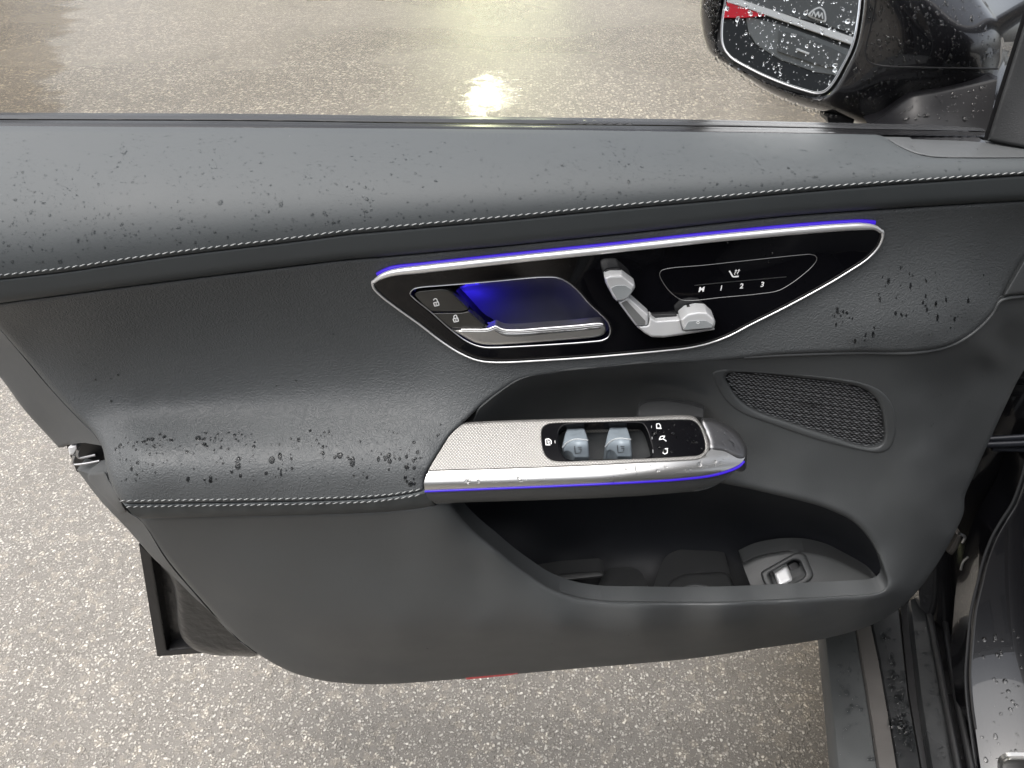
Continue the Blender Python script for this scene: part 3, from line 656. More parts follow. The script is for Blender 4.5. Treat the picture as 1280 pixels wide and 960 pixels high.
# -- speaker
SPK_IN = [(907, 471), (911, 466.5), (920, 465), (946, 466), (1002, 472), (1049, 478), (1077, 484.7), (1092, 495), (1101, 510), (1105, 531), (1105, 548), (1101, 555), (1093, 558.5), (1077, 557.5), (1040, 546), (984, 527), (946, 513.7), (928, 502.5), (914, 486)]
spi = cr(SPK_IN, True, 2.5)
w_spk = lambda x, y: w_low(x, y)
spk = relief('speaker', spo, lambda x, y: w_spk(x, y) + .0012, M_plast, door, holes=[spi], spacing=5, rolls=[(spo, 3, .0025, True), (spi, 5, .005, True)], skirt=.008)
relief('grille_backing', inset(spi, -2), lambda x, y: w_spk(x, y) - .0075, M_dark, spk, spacing=7)
V, Fc = [], []
spin = inset(spi, 1.0)
w_gr = lambda x, y: w_spk(x, y) - .0045
def loz(x, y, hw, hh, h, sl):
    b = len(V); pts = [(x - hw, y - sl), (x, y - hh), (x + hw, y + sl), (x, y + hh)]
    W = float(w_gr(np.array([x]), np.array([y]))[0])
    V.extend(PW([p[0] for p in pts], [p[1] for p in pts], [W] * 4)); V.extend(PW([x], [y], [W + h]))
    Fc.extend([(b, b + 4, b + 1), (b + 1, b + 4, b + 2), (b + 2, b + 4, b + 3), (b + 3, b + 4, b)])
for i in range(42):
    for j in range(66):
        x = 900 + i * 6.0 + (3.0 if j % 2 else 0); y = 446 + j * 2.3 + i * 6.0 * .12
        if in_poly(np.array([(x, y)]), spin)[0]:
            big = i % 2 == 0 and j % 3 == 0
            loz(x, y, 3.5 if big else 2.5, 1.25 if big else .6, .0030 if big else .0003, .6)
gr = mk('grille', V, Fc, pmat('grille_plastic', (.21, .217, .225), .4), spk, smooth=False, kind='stuff')
lettering('lettering', 'Burmester', 1013, 505.5, 5.2, lambda x, y: w_spk(x, y) - .003, M_dark, spk, ang=9, shear=.25)

# -- glossy control panel with handle, seat switch and memory keys
w_cp = lambda x, y: w_ins(x, y) + .0045
HC = [(512.5, 367), (516, 362), (524, 359.5), (552, 357), (620, 351.5), (660, 347.7), (680, 346.5), (698, 347.5), (710, 353), (722, 363), (738, 381), (750, 392), (759.5, 402), (763, 412), (761, 420.5), (754, 425), (740, 427), (693, 430.5), (650, 433), (620, 434.3), (605, 434), (593, 431), (580, 424.5), (561, 410), (538, 389.5), (518, 373.5)]
hcc = cr(HC, True, 2.5)
cpi = inset(cpo, 2.0)
cpanel = relief('control_panel', cpi, w_cp, M_gloss, door, holes=[hcc], spacing=7, rolls=[(cpi, 3, .002, True), (hcc, 2.0, .0015, True)], skirt=.012)
# chrome frame: thick on top, a fine line below
def frame_r(p):
    top = np.interp(p[0], [466, 480, 520, 700, 1000, 1080, 1102], [.0014, .0030, .0038, .0036, .0036, .0034, .0014])
    mid = np.interp(p[0], [466, 500, 580, 600, 850, 900, 1000, 1104], [356, 386, 443, 451, 436, 424, 374, 296])
    yy = np.interp(p[0], [466, 520, 800, 1104], [352, 334, 305, 290])
    return top if p[1] < yy + 8 else .00085
fr = np.array([frame_r(p) for p in cpo]); k = np.ones(7) / 7
fr = np.convolve(np.concatenate([fr[-3:], fr, fr[:3]]), k, 'valid')
W = w_ins(cpo[:, 0], cpo[:, 1]) + .0042
cf = cpo.copy(); cf[:, 1] += np.where(fr > .0016, 2.6, 0)
tube('chrome_frame', PW(cf[:, 0], cf[:, 1], W), fr, M_chrome, cpanel, seg=12, closed=True)
ltop = cr([(472, 342), (488, 334.5), (530, 329.3), (580, 323.8), (660, 315.2), (740, 307.2), (800, 300.7), (900, 290.2), (1000, 281), (1052, 277.2), (1078, 276.2), (1093, 277.5)], step=4)
tube_px('ambient_light', ltop + [0, 1.2], lambda x, y: w_ins(x, y), .0023, M_led, cpanel, off=.0004)
# handle cup
def w_cup(x, y):
    q = np.stack([np.ravel(x), np.ravel(y)], -1).astype(float); d = dist_line(q, hcc, True) * in_poly(q, hcc)
    u = np.clip(d / 34.0, 0, 1); v = .078 - .046 * (u * (2 - u)) ** .8
    return v.reshape(np.shape(x))
relief('handle_cup', inset(hcc, -1.5), w_cup, pmat('smooth_dark_plastic', (.09, .092, .11), .30), cpanel, spacing=5)
tube_px('cup_edge', hcc, w_cp, .00055, M_steel, cpanel, off=.0002, closed=True, seg=6)
# light source hidden at the rear of the cup
ls = poly([(580, 375), (602, 398)], 3, False)
tube_px('cup_light', ls, lambda x, y: w_ins(x, y) - .024, .0018, M_led2, cpanel)
# handle lever
H_T = cr([(564, 412), (585, 412), (607, 411.8), (613, 410.5), (619.5, 408), (625, 410.5), (632, 412.5), (650, 412.6), (680, 410.3), (720, 407.2), (751.5, 404.8), (755, 406.5)], step=2)
H_B = cr([(755, 406.5), (757.5, 411), (756.5, 416), (752, 419.5), (745, 421.5), (693, 426.5), (640, 430.5), (620, 431.6), (603, 431), (592, 428), (580, 421.5), (564, 412)], step=2)
hdl_o = np.concatenate([H_T[:-1], H_B[:-1]])
w_h = lambda x, y: w_ins(x, y) + .006
hand = relief('door_handle', hdl_o, w_h, M_alu, cpanel, spacing=3, rolls=[(hdl_o, 3.0, .003, True)], skirt=.012)
hg = cr([(614, 412.5), (620, 411.2), (627, 414), (640, 415), (680, 413), (720, 410), (751, 407.8), (753.5, 411), (720, 415.5), (680, 419.5), (645, 422.3), (630, 421.5), (620, 416.5)], True, 2)
relief('handle_grip_face', hg, lambda x, y: w_ins(x, y) + .0068, pmat('handle_dark_satin', (.20, .205, .21), .32, .9), hand, spacing=3, rolls=[(hg, 4, .0035, True)], skirt=.003)
tube_px('handle_edge', H_T[6:-1], w_h, .0008, M_chrome, hand, off=.0004, seg=6)
# rubber end of the handle and the two lock keys
sw = cr([(556, 360), (566, 360.5), (578, 372), (590, 385), (604, 400), (616, 408.5), (607, 411), (596, 410), (580, 396), (566, 380)], True, 2)
relief('handle_flank', sw, lambda x, y: w_ins(x, y) - .002, M_gloss, cpanel, spacing=3, rolls=[(sw, 5, .006, True)], skirt=.012)
k1 = rounded([(516.5, 367.5), (524, 363.8), (553, 361), (562, 363), (587, 386.5), (577, 389.5), (535, 390)], [4, 3, 4, 4, 4, 3, 2], 1.5)
k2 = rounded([(537, 391.3), (577, 390.8), (586, 388.5), (606, 407), (604, 410.8), (563.5, 411)], [2, 3, 3, 3, 3, 3], 1.5)
M_key = pmat('lock_key_black', (.03, .03, .028), .22, coat=.3)
kw = lambda x, y: w_ins(x, y) + .0035
ka = relief('lock_key', k1, kw, M_key, cpanel, spacing=3, rolls=[(k1, 2, .0015, True)], skirt=.008)
kb = relief('lock_key', k2, kw, M_key, cpanel, spacing=3, rolls=[(k2, 2, .0015, True)], skirt=.008)
def lock_icon(cx, cy, openl, par):
    b = [(cx - 3.2, cy + .6), (cx + 2.6, cy - .6), (cx + 3.6, cy + 3.4), (cx - 1.8, cy + 4.6)]
    body = [b + [b[0]]]
    sh = [[(cx - 1.6, cy + .2), (cx - 2.2, cy - 2.2), (cx - .6, cy - 4.0), (cx + 1.0, cy - 3.6), (cx + 1.8, cy - .8)]]
    if openl: sh = [[(cx - 3.6, cy - 2.6), (cx - 2.0, cy - 4.4), (cx + .2, cy - 4.4), (cx + 1.4, cy - 2.4), (cx + 1.8, cy - .6)]]
    ribbon('lock_icon', [cr(l, step=.6) for l in sh] + [poly(body[0], 1, False)], 1.25, kw, M_white, par, off=.0006)
    ribbon('lock_icon_dot', [[(cx - .8, cy + 2.2), (cx + 1.2, cy + 1.9)]], 1.3, kw, M_white, par, off=.0006)
lock_icon(545.2, 378, True, ka); lock_icon(569.5, 398, False, kb)
# memory touch field
pmat('field_line', (.20, .20, .20), .4, .8)
tf = cr([(824.5, 343), (826.5, 338.5), (836, 335.5), (880, 331.5), (940, 325), (1000, 318.8), (1013, 318), (1019.5, 320), (1021, 324), (1017, 331), (1003, 344), (985, 357), (972, 363.5), (950, 367.2), (900, 372), (866, 375.5), (853, 375), (843, 369.5), (832, 358)], True, 2)
tube_px('touch_field_line', tf, w_cp, .0003, MAT['field_line'], cpanel, off=.0001, closed=True, seg=5)
ribbon('touch_field_ridge', [cr([(868, 356.8), (900, 353.5), (950, 349), (983, 346)], step=3)], 1.0, w_cp, M_steel, cpanel, off=.0004)
for t, x, y in (('M', 877, 362), ('1', 901.5, 360.3), ('2', 927, 357.8), ('3', 953, 355.8)):
    lettering('memory_key_mark', t, x, y, 6.2, w_cp, M_white, cpanel, ang=-5, shear=.25, stretch=1.15, bold=.018)
ribbon('seat_icon', [cr([(911.5, 338.5), (913.5, 341.5), (916, 345.5), (919.5, 345.8), (923.5, 345.3)], step=1)], 1.9, w_cp, M_white, cpanel)
ribbon('seat_heat_icon', [cr([(918.5, 343.5), (918.2, 341.5), (919.6, 340.5), (920.2, 337.5)], step=1), [(918.6, 339), (920.2, 337.2), (921.4, 338.8)],
                          cr([(922, 343), (921.8, 341), (923.2, 340), (923.8, 337)], step=1), [(922.3, 338.6), (923.9, 336.8), (925, 338.4)]], .9, w_cp, M_white, cpanel)
# seat adjuster: headrest cap, backrest bar, cushion bar and cushion end
def solid(name, pts, w, mat, par, r=2.5, depth=.004, skirt=.012, rad=3, sp=3):
    o = rounded(pts, rad, 1.5) if rad else poly(pts, 1.5)
    return relief(name, o, w, mat, par, spacing=sp, rolls=[(o, r, depth, True)], skirt=skirt)
Z = lambda a: (lambda x, y: w_cp(x, y) + a)
X = lambda c: [(740 + x / 8.0, 320 + y / 8.0) for x, y in c]
solid('seat_switch_shadow_gap', X([(110, 190), (140, 135), (270, 122), (420, 245), (435, 300), (330, 420), (230, 430)]), Z(.002), M_dark, cpanel, 2, .001, .006, 3)
hd = solid('headrest_switch', X([(122, 215), (180, 190), (300, 188), (432, 290), (428, 325), (345, 435), (250, 455), (215, 420), (135, 270)]), Z(.016), M_switch, cpanel, 3, .005, .016, 2)
relief('headrest_switch_face', rounded(X([(190, 325), (235, 298), (330, 295), (410, 350), (340, 425), (255, 440)]), 2, 1.5), Z(.0166), pmat('switch_face_shade', (.30, .32, .33), .45, .3), hd, spacing=3, skirt=.003)  # darker copy of the silver plastic: facet shading put into the colour
bb = solid('backrest_switch', X([(262, 462), (365, 405), (568, 585), (560, 660), (560, 690), (440, 700), (400, 650)]), Z(.012), M_switch, cpanel, 2.5, .004, .013, 1.5)
relief('backrest_switch_face', rounded(X([(290, 470), (345, 445), (535, 650), (530, 685), (450, 690)]), 1.5, 1.5), Z(.0122), pmat('switch_side_shade', (.16, .165, .165), .5, .3), bb, spacing=3)  # facet shading put into a darker grey
cb = solid('cushion_switch', X([(440, 702), (560, 690), (575, 600), (640, 645), (880, 628), (915, 745), (1225, 720), (1225, 738), (900, 790), (720, 815), (600, 812), (530, 775)]), Z(.012), M_switch, cpanel, 2.5, .004, .013, 1.5)
solid('cushion_switch_gap', X([(590, 585), (845, 575), (850, 610), (880, 605), (880, 630), (640, 645), (575, 600)]), Z(.004), M_dark, cpanel, 2, .001, .006, 1.5)
solid('cushion_end_gap', X([(885, 570), (940, 505), (1100, 492), (1200, 590), (1200, 640), (900, 640)]), Z(.004), M_dark, cpanel, 2, .001, .008, 4)
ce = solid('cushion_end_switch', X([(880, 632), (950, 572), (1060, 550), (1150, 556), (1222, 622), (1235, 665), (1222, 718), (915, 745)]), Z(.018), M_switch, cpanel, 3, .005, .018, 2)
relief('cushion_end_face', rounded(X([(920, 738), (965, 655), (1040, 648), (1140, 648), (1205, 690), (1200, 715)]), 2, 1.5), Z(.0186), MAT['switch_face_shade'], ce, spacing=3, skirt=.003)
ribbon('seat_switch_mark', [cr([(872.5 + 1.6 * math.cos(a), 403.2 + 1.6 * math.sin(a)) for a in np.linspace(0, 6.3, 9)], step=.6)], .7, Z(.0187), M_white, ce)

# -- armrest cap with window switches
yb_k = np.polyfit([536, 600, 680, 760, 800, 850, 880, 935], [587.5, 585.6, 583, 579.5, 577.3, 574.6, 572.6, 568.5], 3)
def w_arm(x, y):
    """metal cap: sloping top plate, rounded front edge, nose falling away to the hinge side"""
    x = np.asarray(x, float); t = (np.asarray(y, float) - np.polyval(yb_k, x)) / 26.0
    p = np.where(t < 0, .172 + .0225 * t, .172 + .0125 * np.sin(np.clip(t, 0, 1.7) * 1.62))
    return p - np.maximum(0, x - 740) ** 2 * 1.0e-6
arm = empty('armrest_cap', (0.1, -.15, .8), '', ''); del arm['label'], arm['category']; put(arm, door); arm.location = (0, 0, 0)
plate_b = cr([(536, 587.5), (600, 585.6), (680, 583), (760, 579.5), (800, 577.3), (850, 575), (872, 573.3), (881, 570)], step=3)
plate_t = cr([(580, 528), (620, 526), (680, 524), (760, 522), (800, 521), (856, 519), (868, 521), (877, 531), (884.6, 548), (887, 560), (885.5, 566), (881, 570)], step=3)
slp = cr([(536, 587.5), (539.5, 581), (550, 564), (563, 544), (580, 528)], step=3)
pl_out = np.concatenate([plate_t[:-1], plate_b[::-1][:-1], slp[:-1]])
SWO = [(677, 545), (678, 536), (684, 530.8), (694, 529.2), (740, 528.2), (800, 526.3), (856, 525), (866, 526), (873, 531), (878, 541), (881.5, 555), (880.5, 563.5), (874, 568.7), (860, 570.3), (800, 573.3), (740, 575.6), (700, 576.5), (690, 575), (683, 570), (679, 561)]
swo = cr(SWO, True, 2)
aplate = relief('metal_plate', pl_out, w_arm, M_plate, arm, holes=[swo], spacing=5, rolls=[(plate_t, 3, .003, False), (swo, 1.5, .0012, True)], skirt=.02, sdir=(0, .35, -.93))
roll_o = np.concatenate([plate_b, cr([(881, 570), (888, 562), (900, 556), (915, 556), (928, 560), (932, 567), (928, 577), (915, 585), (887, 593), (844, 597.8), (800, 600.5), (680, 606), (600, 609.2), (531, 612)], step=3)[1:], cr([(531, 612), (530, 605), (532, 597), (536, 587.5)], step=3)[1:-1]])
aroll = relief('silver_edge', roll_o, w_arm, M_alu, arm, spacing=4, rolls=[(plate_b, 2, .0012, False)], skirt=.004, sdir=(0, .2, -.95))
led2 = cr([(531, 614.2), (600, 611.4), (680, 608.2), (800, 602.6), (844, 599.8), (887, 595), (909, 589.5), (924, 583), (930, 577)], step=3)
tube_px('ambient_light', led2, w_arm, .0011, M_led, arm, off=-.0002)
und_o = np.concatenate([led2, cr([(930, 577), (915, 592), (896, 606), (887, 610), (873, 613.7), (859, 615), (787, 620.6), (680, 625), (574, 628.2), (545, 629.5), (537, 625), (531, 614.2)], step=3)[1:-1]])
relief('armrest_underside', und_o, lambda x, y: w_arm(x, y) - .002, M_plast, arm, spacing=5, rolls=[(cr([(540, 629), (680, 625), (859, 615), (896, 606)], step=4), 5, .006, False)], skirt=.03, sdir=(0, .8, -.6))
tip_o = cr([(876, 524), (884, 522.5), (893, 524), (905, 529), (919.6, 538), (929, 549.5), (934, 562), (932, 573), (924, 575), (905, 566), (888, 562), (884.6, 548)], True, 3)
w_tip = lambda x, y: w_arm(x, y) + .0012
M_tip = pmat('armrest_tip_darkened', (.16, .16, .165), .33, .85)  # same metal as the edge, its dark reflection put into the base colour
relief('armrest_tip', tip_o, w_tip, M_tip, arm, spacing=4, rolls=[(tip_o, 6, .004, True)], skirt=.02, sdir=(.2, .2, -.95))
SWR = cr([(698, 545), (699.5, 537.5), (704, 532.8), (713, 531), (795, 529.2), (803, 530.3), (807.5, 536), (811.5, 547), (815, 562), (814, 569), (808, 572), (760, 573.8), (714, 575), (706, 571.5), (700.5, 562)], True, 2)
w_sp = lambda x, y: w_arm(x, y) - .0008
sp = relief('switch_panel', inset(swo, .6), w_sp, M_gloss2, arm, holes=[SWR], spacing=4, rolls=[(SWR, 1.5, .001, True)], skirt=.012, sdir=(0, .35, -.93))
well = TPS([(698, 545, .115), (760, 531, .112), (812, 550, .118), (760, 576, .128), (714, 577, .128), (740, 553, .116), (790, 553, .116), (710, 553, .116), (770, 565, .122), (803, 565, .124)], .01)
relief('switch_well', inset(SWR, -1), well, M_plast, arm, spacing=4)
def wsw(dx, dy, name):
    b = [(706, 544), (709.5, 532.8), (729, 532.4), (732.5, 542), (735, 550), (736.6, 571.5), (735, 572.8), (718, 572.6), (714.5, 567), (709.5, 564), (704.5, 566), (702.5, 559)]
    o = rounded([(x + dx, y + dy) for x, y in b], 1.8, 1.5)
    ridge = cr([(703 + dx, 559.5 + dy), (708 + dx, 554 + dy), (714 + dx, 550.5 + dy), (721 + dx, 549 + dy), (735 + dx, 550.4 + dy)], step=1.5)
    wf = TPS([(709 + dx, 532 + dy, .117), (730 + dx, 532 + dy, .117), (704 + dx, 558 + dy, .148), (720 + dx, 541 + dy, .132), (714 + dx, 550 + dy, .149), (722 + dx, 549 + dy, .152), (735 + dx, 550 + dy, .151), (720 + dx, 560 + dy, .158), (735 + dx, 562 + dy, .158), (722 + dx, 572 + dy, .160), (736 + dx, 572 + dy, .160), (707 + dx, 564 + dy, .150)], .003)
    s = relief(name, o, wf, M_wsw, arm, spacing=2.5, rolls=[(o, 2, .002, True)], skirt=.02, sdir=(0, .2, -.97))
    tube_px('switch_ridge', ridge, wf, .0007, MAT['switch_highlight'], s, off=.0004, seg=6)
    ic = [(718, 557.5), (719, 567), (726, 566), (727.5, 562), (725, 557.8)]
    ribbon('window_icon', [poly([(x + dx, y + dy) for x, y in ic[:3]], 1, False), poly([(722 + dx, 559 + dy), (727 + dx, 559 + dy)], 1, False), poly([(723 + dx, 561.3 + dy), (726.5 + dx, 561.3 + dy), (726 + dx, 565 + dy)], 1, False)], .7, wf, M_dark, s, off=.0006)
    return s
pmat('switch_highlight', (.55, .58, .6), .35, .4)
wsw(0, 0, 'window_switch'); s2 = wsw(53.5, -1.0, 'window_switch')
# print on the switch panel
I = lambda lines, wd=1.0: ribbon('switch_icon', [np.array(l) for l in lines], wd, w_sp, M_white, sp)
I([poly([(682, 549), (682.5, 556), (688, 556)], 1, False), poly([(682, 549), (686, 548.5), (689, 551), (689, 555)], 1, False), [(684, 551), (687, 552)], [(684.5, 553.3), (687, 554)]], 1.1)
I([poly([(820.5, 530), (824, 529.5), (825.5, 532), (825.5, 535), (821, 535.3), (820.5, 530)], 1, False), [(821, 535.3), (827, 535.5)]], 1.1)
I([poly([(824, 549.5), (826, 545.5), (831, 545), (829, 548.5), (824, 549.5)], 1, False), [(829, 548.5), (833, 551.5)]], 1.1)
I([poly([(829, 562), (834, 560.5), (834, 566), (831, 567.5), (829, 566.5), (829, 562)], 1, False), [(833.5, 560.8), (835, 560.5)]], 1.2)
for mk_ in ([(814.3, 532), (814.5, 535)], [(815, 546), (815.2, 549)], [(816, 562), (816.4, 566)], [(693.5, 550.5), (694, 554)]): ribbon('switch_mark', [mk_], .7, w_sp, M_steel, sp)
# pull handle shell behind the cap
M_shell = grain(pmat('shell_plastic', (.03, .031, .032), .45), 750, .3, .0005, 'plastic')
tab = cr([(796, 522), (799, 507), (806, 502.3), (818, 500.2), (836, 500.3), (856, 503), (872, 507), (880, 510.5), (880, 524)], step=2)
relief('pull_handle_shell', tab, lambda x, y: np.interp(y, [500, 524], [.074, .100]), M_shell, arm, spacing=4, rolls=[(tab, 2.5, .003, False)], skirt=.004)

# -- rear edge of the door: flange, latch, lower flange, steel corner
fl_o = np.concatenate([cr([(-90, 300), (-24, 384), (0, 412), (31, 448.5), (62.5, 486), (94, 520), (119, 545), (127, 557)], step=4), poly([(127, 557), (106, 553.5), (98, 554), (86, 556), (78, 559.5), (73.5, 559.5)], 3, False)[1:], cr([(73.5, 559.5), (62.5, 547.5), (31, 513), (0, 471), (-90, 362)], step=4)[1:]])
w_fl = TPS([(-24, 384, .076), (0, 412, .080), (62, 486, .085), (119, 545, .112), (127, 557, .120), (0, 471, .045), (31, 513, .05), (73, 559, .06), (-90, 300, .07), (-90, 362, .04), (106, 553, .098)], .02)
flo = cr([(86, 556), (78, 559.5), (73.5, 559.5), (62.5, 547.5), (31, 513), (0, 471), (-90, 362)], step=4)
relief('rear_flange', fl_o, w_fl, M_plast, door, spacing=6, rolls=[(flo, 4, .006, False)], skirt=.02)
fl2 = np.concatenate([cr([(110, 592), (121, 590), (131.5, 589), (138, 603), (150, 625), (160, 640), (177, 652), (208, 700), (250, 750), (292, 795), (321, 817.5)], step=4), cr([(321, 817.5), (302, 804), (277, 778), (243, 747), (216, 720), (191, 697), (160, 662), (125, 625), (96, 587)], step=4)[1:], poly([(96, 587), (110, 592)], 3, False)[1:-1]])
w_fl2 = TPS([(131, 589, .13), (150, 625, .160), (177, 652, .157), (208, 700, .147), (250, 750, .139), (292, 795, .129), (321, 817, .123), (96, 587, .085), (160, 662, .112), (216, 720, .115), (277, 778, .116)], .02)
relief('rear_flange', fl2, w_fl2, M_plast, door, spacing=6, rolls=[(cr([(302, 804), (243, 747), (191, 697), (125, 625), (96, 587)], step=4), 4, .005, False)], skirt=.02)
blk = rounded([(109.5, 592.5), (131, 589), (136, 600), (150, 624), (158, 640), (150, 642), (127, 618), (110, 600)], 3)
relief('flange_step', blk, lambda x, y: w_fl2(x, y) + .007, M_plast, door, spacing=5, rolls=[(blk, 4, .005, True)], skirt=.01)
lat = poly([(82, 554), (128, 552), (136, 592), (96, 590)], 3)
latch = relief('door_latch', lat, .06, M_dark, door, spacing=6, skirt=.03)
lw = rounded([(85, 559), (96, 556), (97, 561), (92, 569), (87, 569)], 1.5, 1)
relief('latch_buffer', lw, .078, M_whitepl, latch, spacing=2, rolls=[(lw, 2, .002, True)], skirt=.01)
tube_px('latch_claw', cr([(98, 562), (96.5, 568), (99, 572), (106, 571.5), (120, 568.5)], step=2), .082, .0016, M_steel, latch)
tube_px('latch_claw', cr([(93, 569), (91, 574), (91.5, 580), (96, 580.5), (107, 579.5), (125, 576)], step=2), .088, .0014, M_steel, latch)
# steel door behind the trim
shell = [(-120, 172), (1236, 180), (1262, 300), (1250, 470), (1190, 640), (1140, 730), (1060, 772), (700, 805), (330, 812), (246, 814), (210, 806), (190, 702), (150, 640), (100, 585), (60, 520), (-120, 330)]
so = poly(shell, 12)
V2 = PW(so[:, 0], so[:, 1], np.full(len(so), .012)); n = len(V2)
Vv = [tuple(v) for v in V2]
for v in V2:
    q = max(0.0, (1.09 - v[2])); Vv.append((v[0], .03 + .055 * math.sin(min(1, q / .5) * math.pi * .75), v[2]))
Ff = [tuple(range(n)), tuple(range(2 * n - 1, n - 1, -1))] + [(i, n + i, n + (i + 1) % n, (i + 1) % n) for i in range(n)]
mk('door_shell', Vv, Ff, M_paint, door, smooth=False)
fo = np.array([(173.5, 680), (196.5, 820.5), (250, 816.5), (300, 813), (300, 800), (240, 806), (209, 811.5), (191, 697)], float)
fout = poly(fo, 4)
relief('door_seal_frame', fout, .058, M_dark, door, spacing=5, rolls=[(poly([(191, 697), (209, 811.5), (250, 806)], 3, False), 4, .004, False)], skirt=.03)
relief('corner_pan', poly([(186, 690), (206, 814), (330, 812), (230, 715)], 6), .040, M_gloss_carrier, door, spacing=8)
car_o = cr([(201, 706), (212, 720), (219, 745), (221.5, 775), (228, 798), (243, 812), (268, 819), (293, 820), (322, 819), (335, 800), (260, 730), (215, 700)], True, 4)
relief('door_carrier', car_o, lambda x, y: .075 + 0 * x, M_gloss_carrier, door, spacing=6, rolls=[(car_o, 10, .012, True)], skirt=.03)
rr_ = rounded([(581, 845.5), (646, 840), (648, 842), (640, 843.8), (583, 849.6)], 1.5, 2)
relief('red_reflector', rr_, lambda x, y: w_low(x, y) - .002, M_red, door, spacing=4, skirt=.006)

# -- belt line: weatherstrips and rails
def rail(name, a, b, w0, w1, mat, dz=0.0):
    """extruded strip between two px curves"""
    A, Bq = cr(a, step=12), cr(b, step=12)
    o = np.concatenate([A, Bq[::-1]])
    mid = lambda x, y: np.interp((y - yx(a, x)) / np.maximum(.1, yx(b, x) - yx(a, x)), [0, 1], [w0, w1])
    return relief(name, o, mid, mat, door, spacing=12, rolls=[(A, 1.6, .002, False), (Bq, 1.6, .002, False)], skirt=.006)
def sh(c, k): return [(x, y + k) for x, y in c]
T0 = [(-70, 142.5), (0, 143), (320, 144.5), (500, 147), (860, 151.5), (1080, 156.5), (1231, 159.5)]
T1 = [(-70, 148.5), (0, 149), (320, 150.5), (500, 153), (860, 157), (1080, 161), (1231, 164)]
T2 = [(-70, 152), (0, 152.5), (320, 154), (500, 156.5), (860, 160.5), (1080, 164), (1231, 167.5)]
T3 = [(-70, 158.5), (0, 159), (320, 160), (500, 162), (860, 165.5), (1080, 168), (1233, 171.5)]
M_rail = pmat('wet_rail', (.035, .036, .038), .25, spec=.14)
M_rail2 = pmat('wet_black_strip', (.012, .012, .013), .25, spec=.18)
rail('outer_belt_moulding', T0, T1, -.036, -.026, M_rail)
rail('outer_window_seal', sh(T1, .6), T2, -.028, -.022, M_dark)
rail('inner_window_seal', T2, T3, -.016, -.006, M_rail2)
rail('belt_gap_strip', T3, sh(BELT, .3), -.012, -.008, M_dark)

# -- corner of the window frame and mirror triangle
sf = poly([(1234, 176), (1281, 27), (1330, -110), (1480, -110), (1480, 205), (1330, 192), (1281, 185.5)], 8)
relief('window_corner_trim', sf, TPS([(1234, 176, .012), (1281, 27, -.005), (1330, -110, -.03), (1281, 186, .03), (1400, 190, .03), (1450, -100, -.02), (1400, 50, .0)], .02), grain(pmat('pillar_plastic', (.022, .023, .024), .5), 750, .3, .0005, 'plastic'), door, spacing=12, rolls=[(sf, 4, .004, True)], skirt=.02, sdir=(.85, .5, 0))
ws = poly([(1229, 175), (1272, 38), (1318, -110), (1334, -110), (1285, 27), (1237, 176)], 6)
relief('frame_seal', ws, lambda x, y: np.interp(y, [-110, 176], [-.03, .006]), M_dark, door, spacing=6, skirt=.02, sdir=(.85, .5, 0))

# -- wing mirror
mir = empty('side_mirror', (0, 0, 0), '', ''); del mir['label'], mir['category']; put(mir, door)
HO = [(884, -60), (876, 0), (876, 26), (881, 52), (889.5, 69), (919, 88.6), (958, 114), (991, 129), (1024, 139), (1046, 145), (1075, 155), (1110, 163), (1180, 160), (1240, 130), (1253, 92), (1257, 70), (1248, 26), (1231, 0), (1205, -40), (1160, -80), (1050, -100), (930, -95)]
ho = cr(HO, True, 4)
GO = [(915, -62), (906, 0), (901.7, 33), (903, 56), (912, 70.5), (939, 87), (971, 101.7), (1004, 113), (1021, 117), (1031, 115), (1040, 106.6), (1053.6, 83.7), (1066.7, 55.8), (1073, 26), (1076, 0), (1078, -50), (1060, -75), (940, -78)]
go = cr(GO, True, 4)
MG = [PW(np.array([a]), np.array([b]), np.array([c]))[0] for a, b, c in ((906, 0, -.215), (1073, 26, -.118), (1031, 115, -.113))]
MN = np.cross(MG[1] - MG[0], MG[2] - MG[0]); MN /= np.linalg.norm(MN); MN *= np.sign(MN @ (CAM - MG[0]))
def w_mg(x, y):
    d = rays(x, y); t = ((MG[0] - CAM) @ MN) / (d @ MN); return -(CAM[1] + d[..., 1] * t)

w_mh = TPS([(876, 0, -.222), (881, 52, -.222), (919, 88, -.190), (958, 114, -.160), (991, 129, -.138), (1024, 139, -.115), (1060, 150, -.10), (890, -60, -.222), (940, 96, -.178), (1040, 128, -.103), (1070, 80, -.098), (1084, 30, -.098), (1090, -40, -.098),
            (1120, 60, -.085), (1180, 50, -.080), (1230, 50, -.090), (1257, 70, -.115), (1245, 20, -.115), (1231, 0, -.12), (1205, -40, -.13), (1150, 0, -.088), (1120, 110, -.088), (1180, 95, -.082), (1240, 95, -.095), (1110, 150, -.10), (1180, 150, -.095)], .01)
hous = relief('mirror_housing', ho, w_mh, M_paint, mir, holes=[inset(go, -4)], spacing=7, rolls=[(ho, 12, .02, True), (inset(go, -4), 5, .008, True)], skirt=.09, sdir=(.72, .69, .05))
relief('mirror_surround', inset(go, -6), lambda x, y: w_mg(x, y) - .008, M_dark, mir, holes=[inset(go, 3)], spacing=7)
relief('mirror_glass', go, w_mg, M_glass, mir, spacing=10, rolls=[(go, 2.0, .0015, True)], skirt=.004)
tube_px('glass_rim', go, w_mg, .0007, M_steel, mir, closed=True, seg=6)
fl = cr([(1097, -45), (1094.6, 0), (1088, 35), (1081.5, 65), (1084.7, 76), (1096, 81.2), (1155, 84.4), (1247, 86)], step=3)
tube_px('cover_joint', fl, w_mh, .0008, M_dark, mir, off=.0002, seg=6)
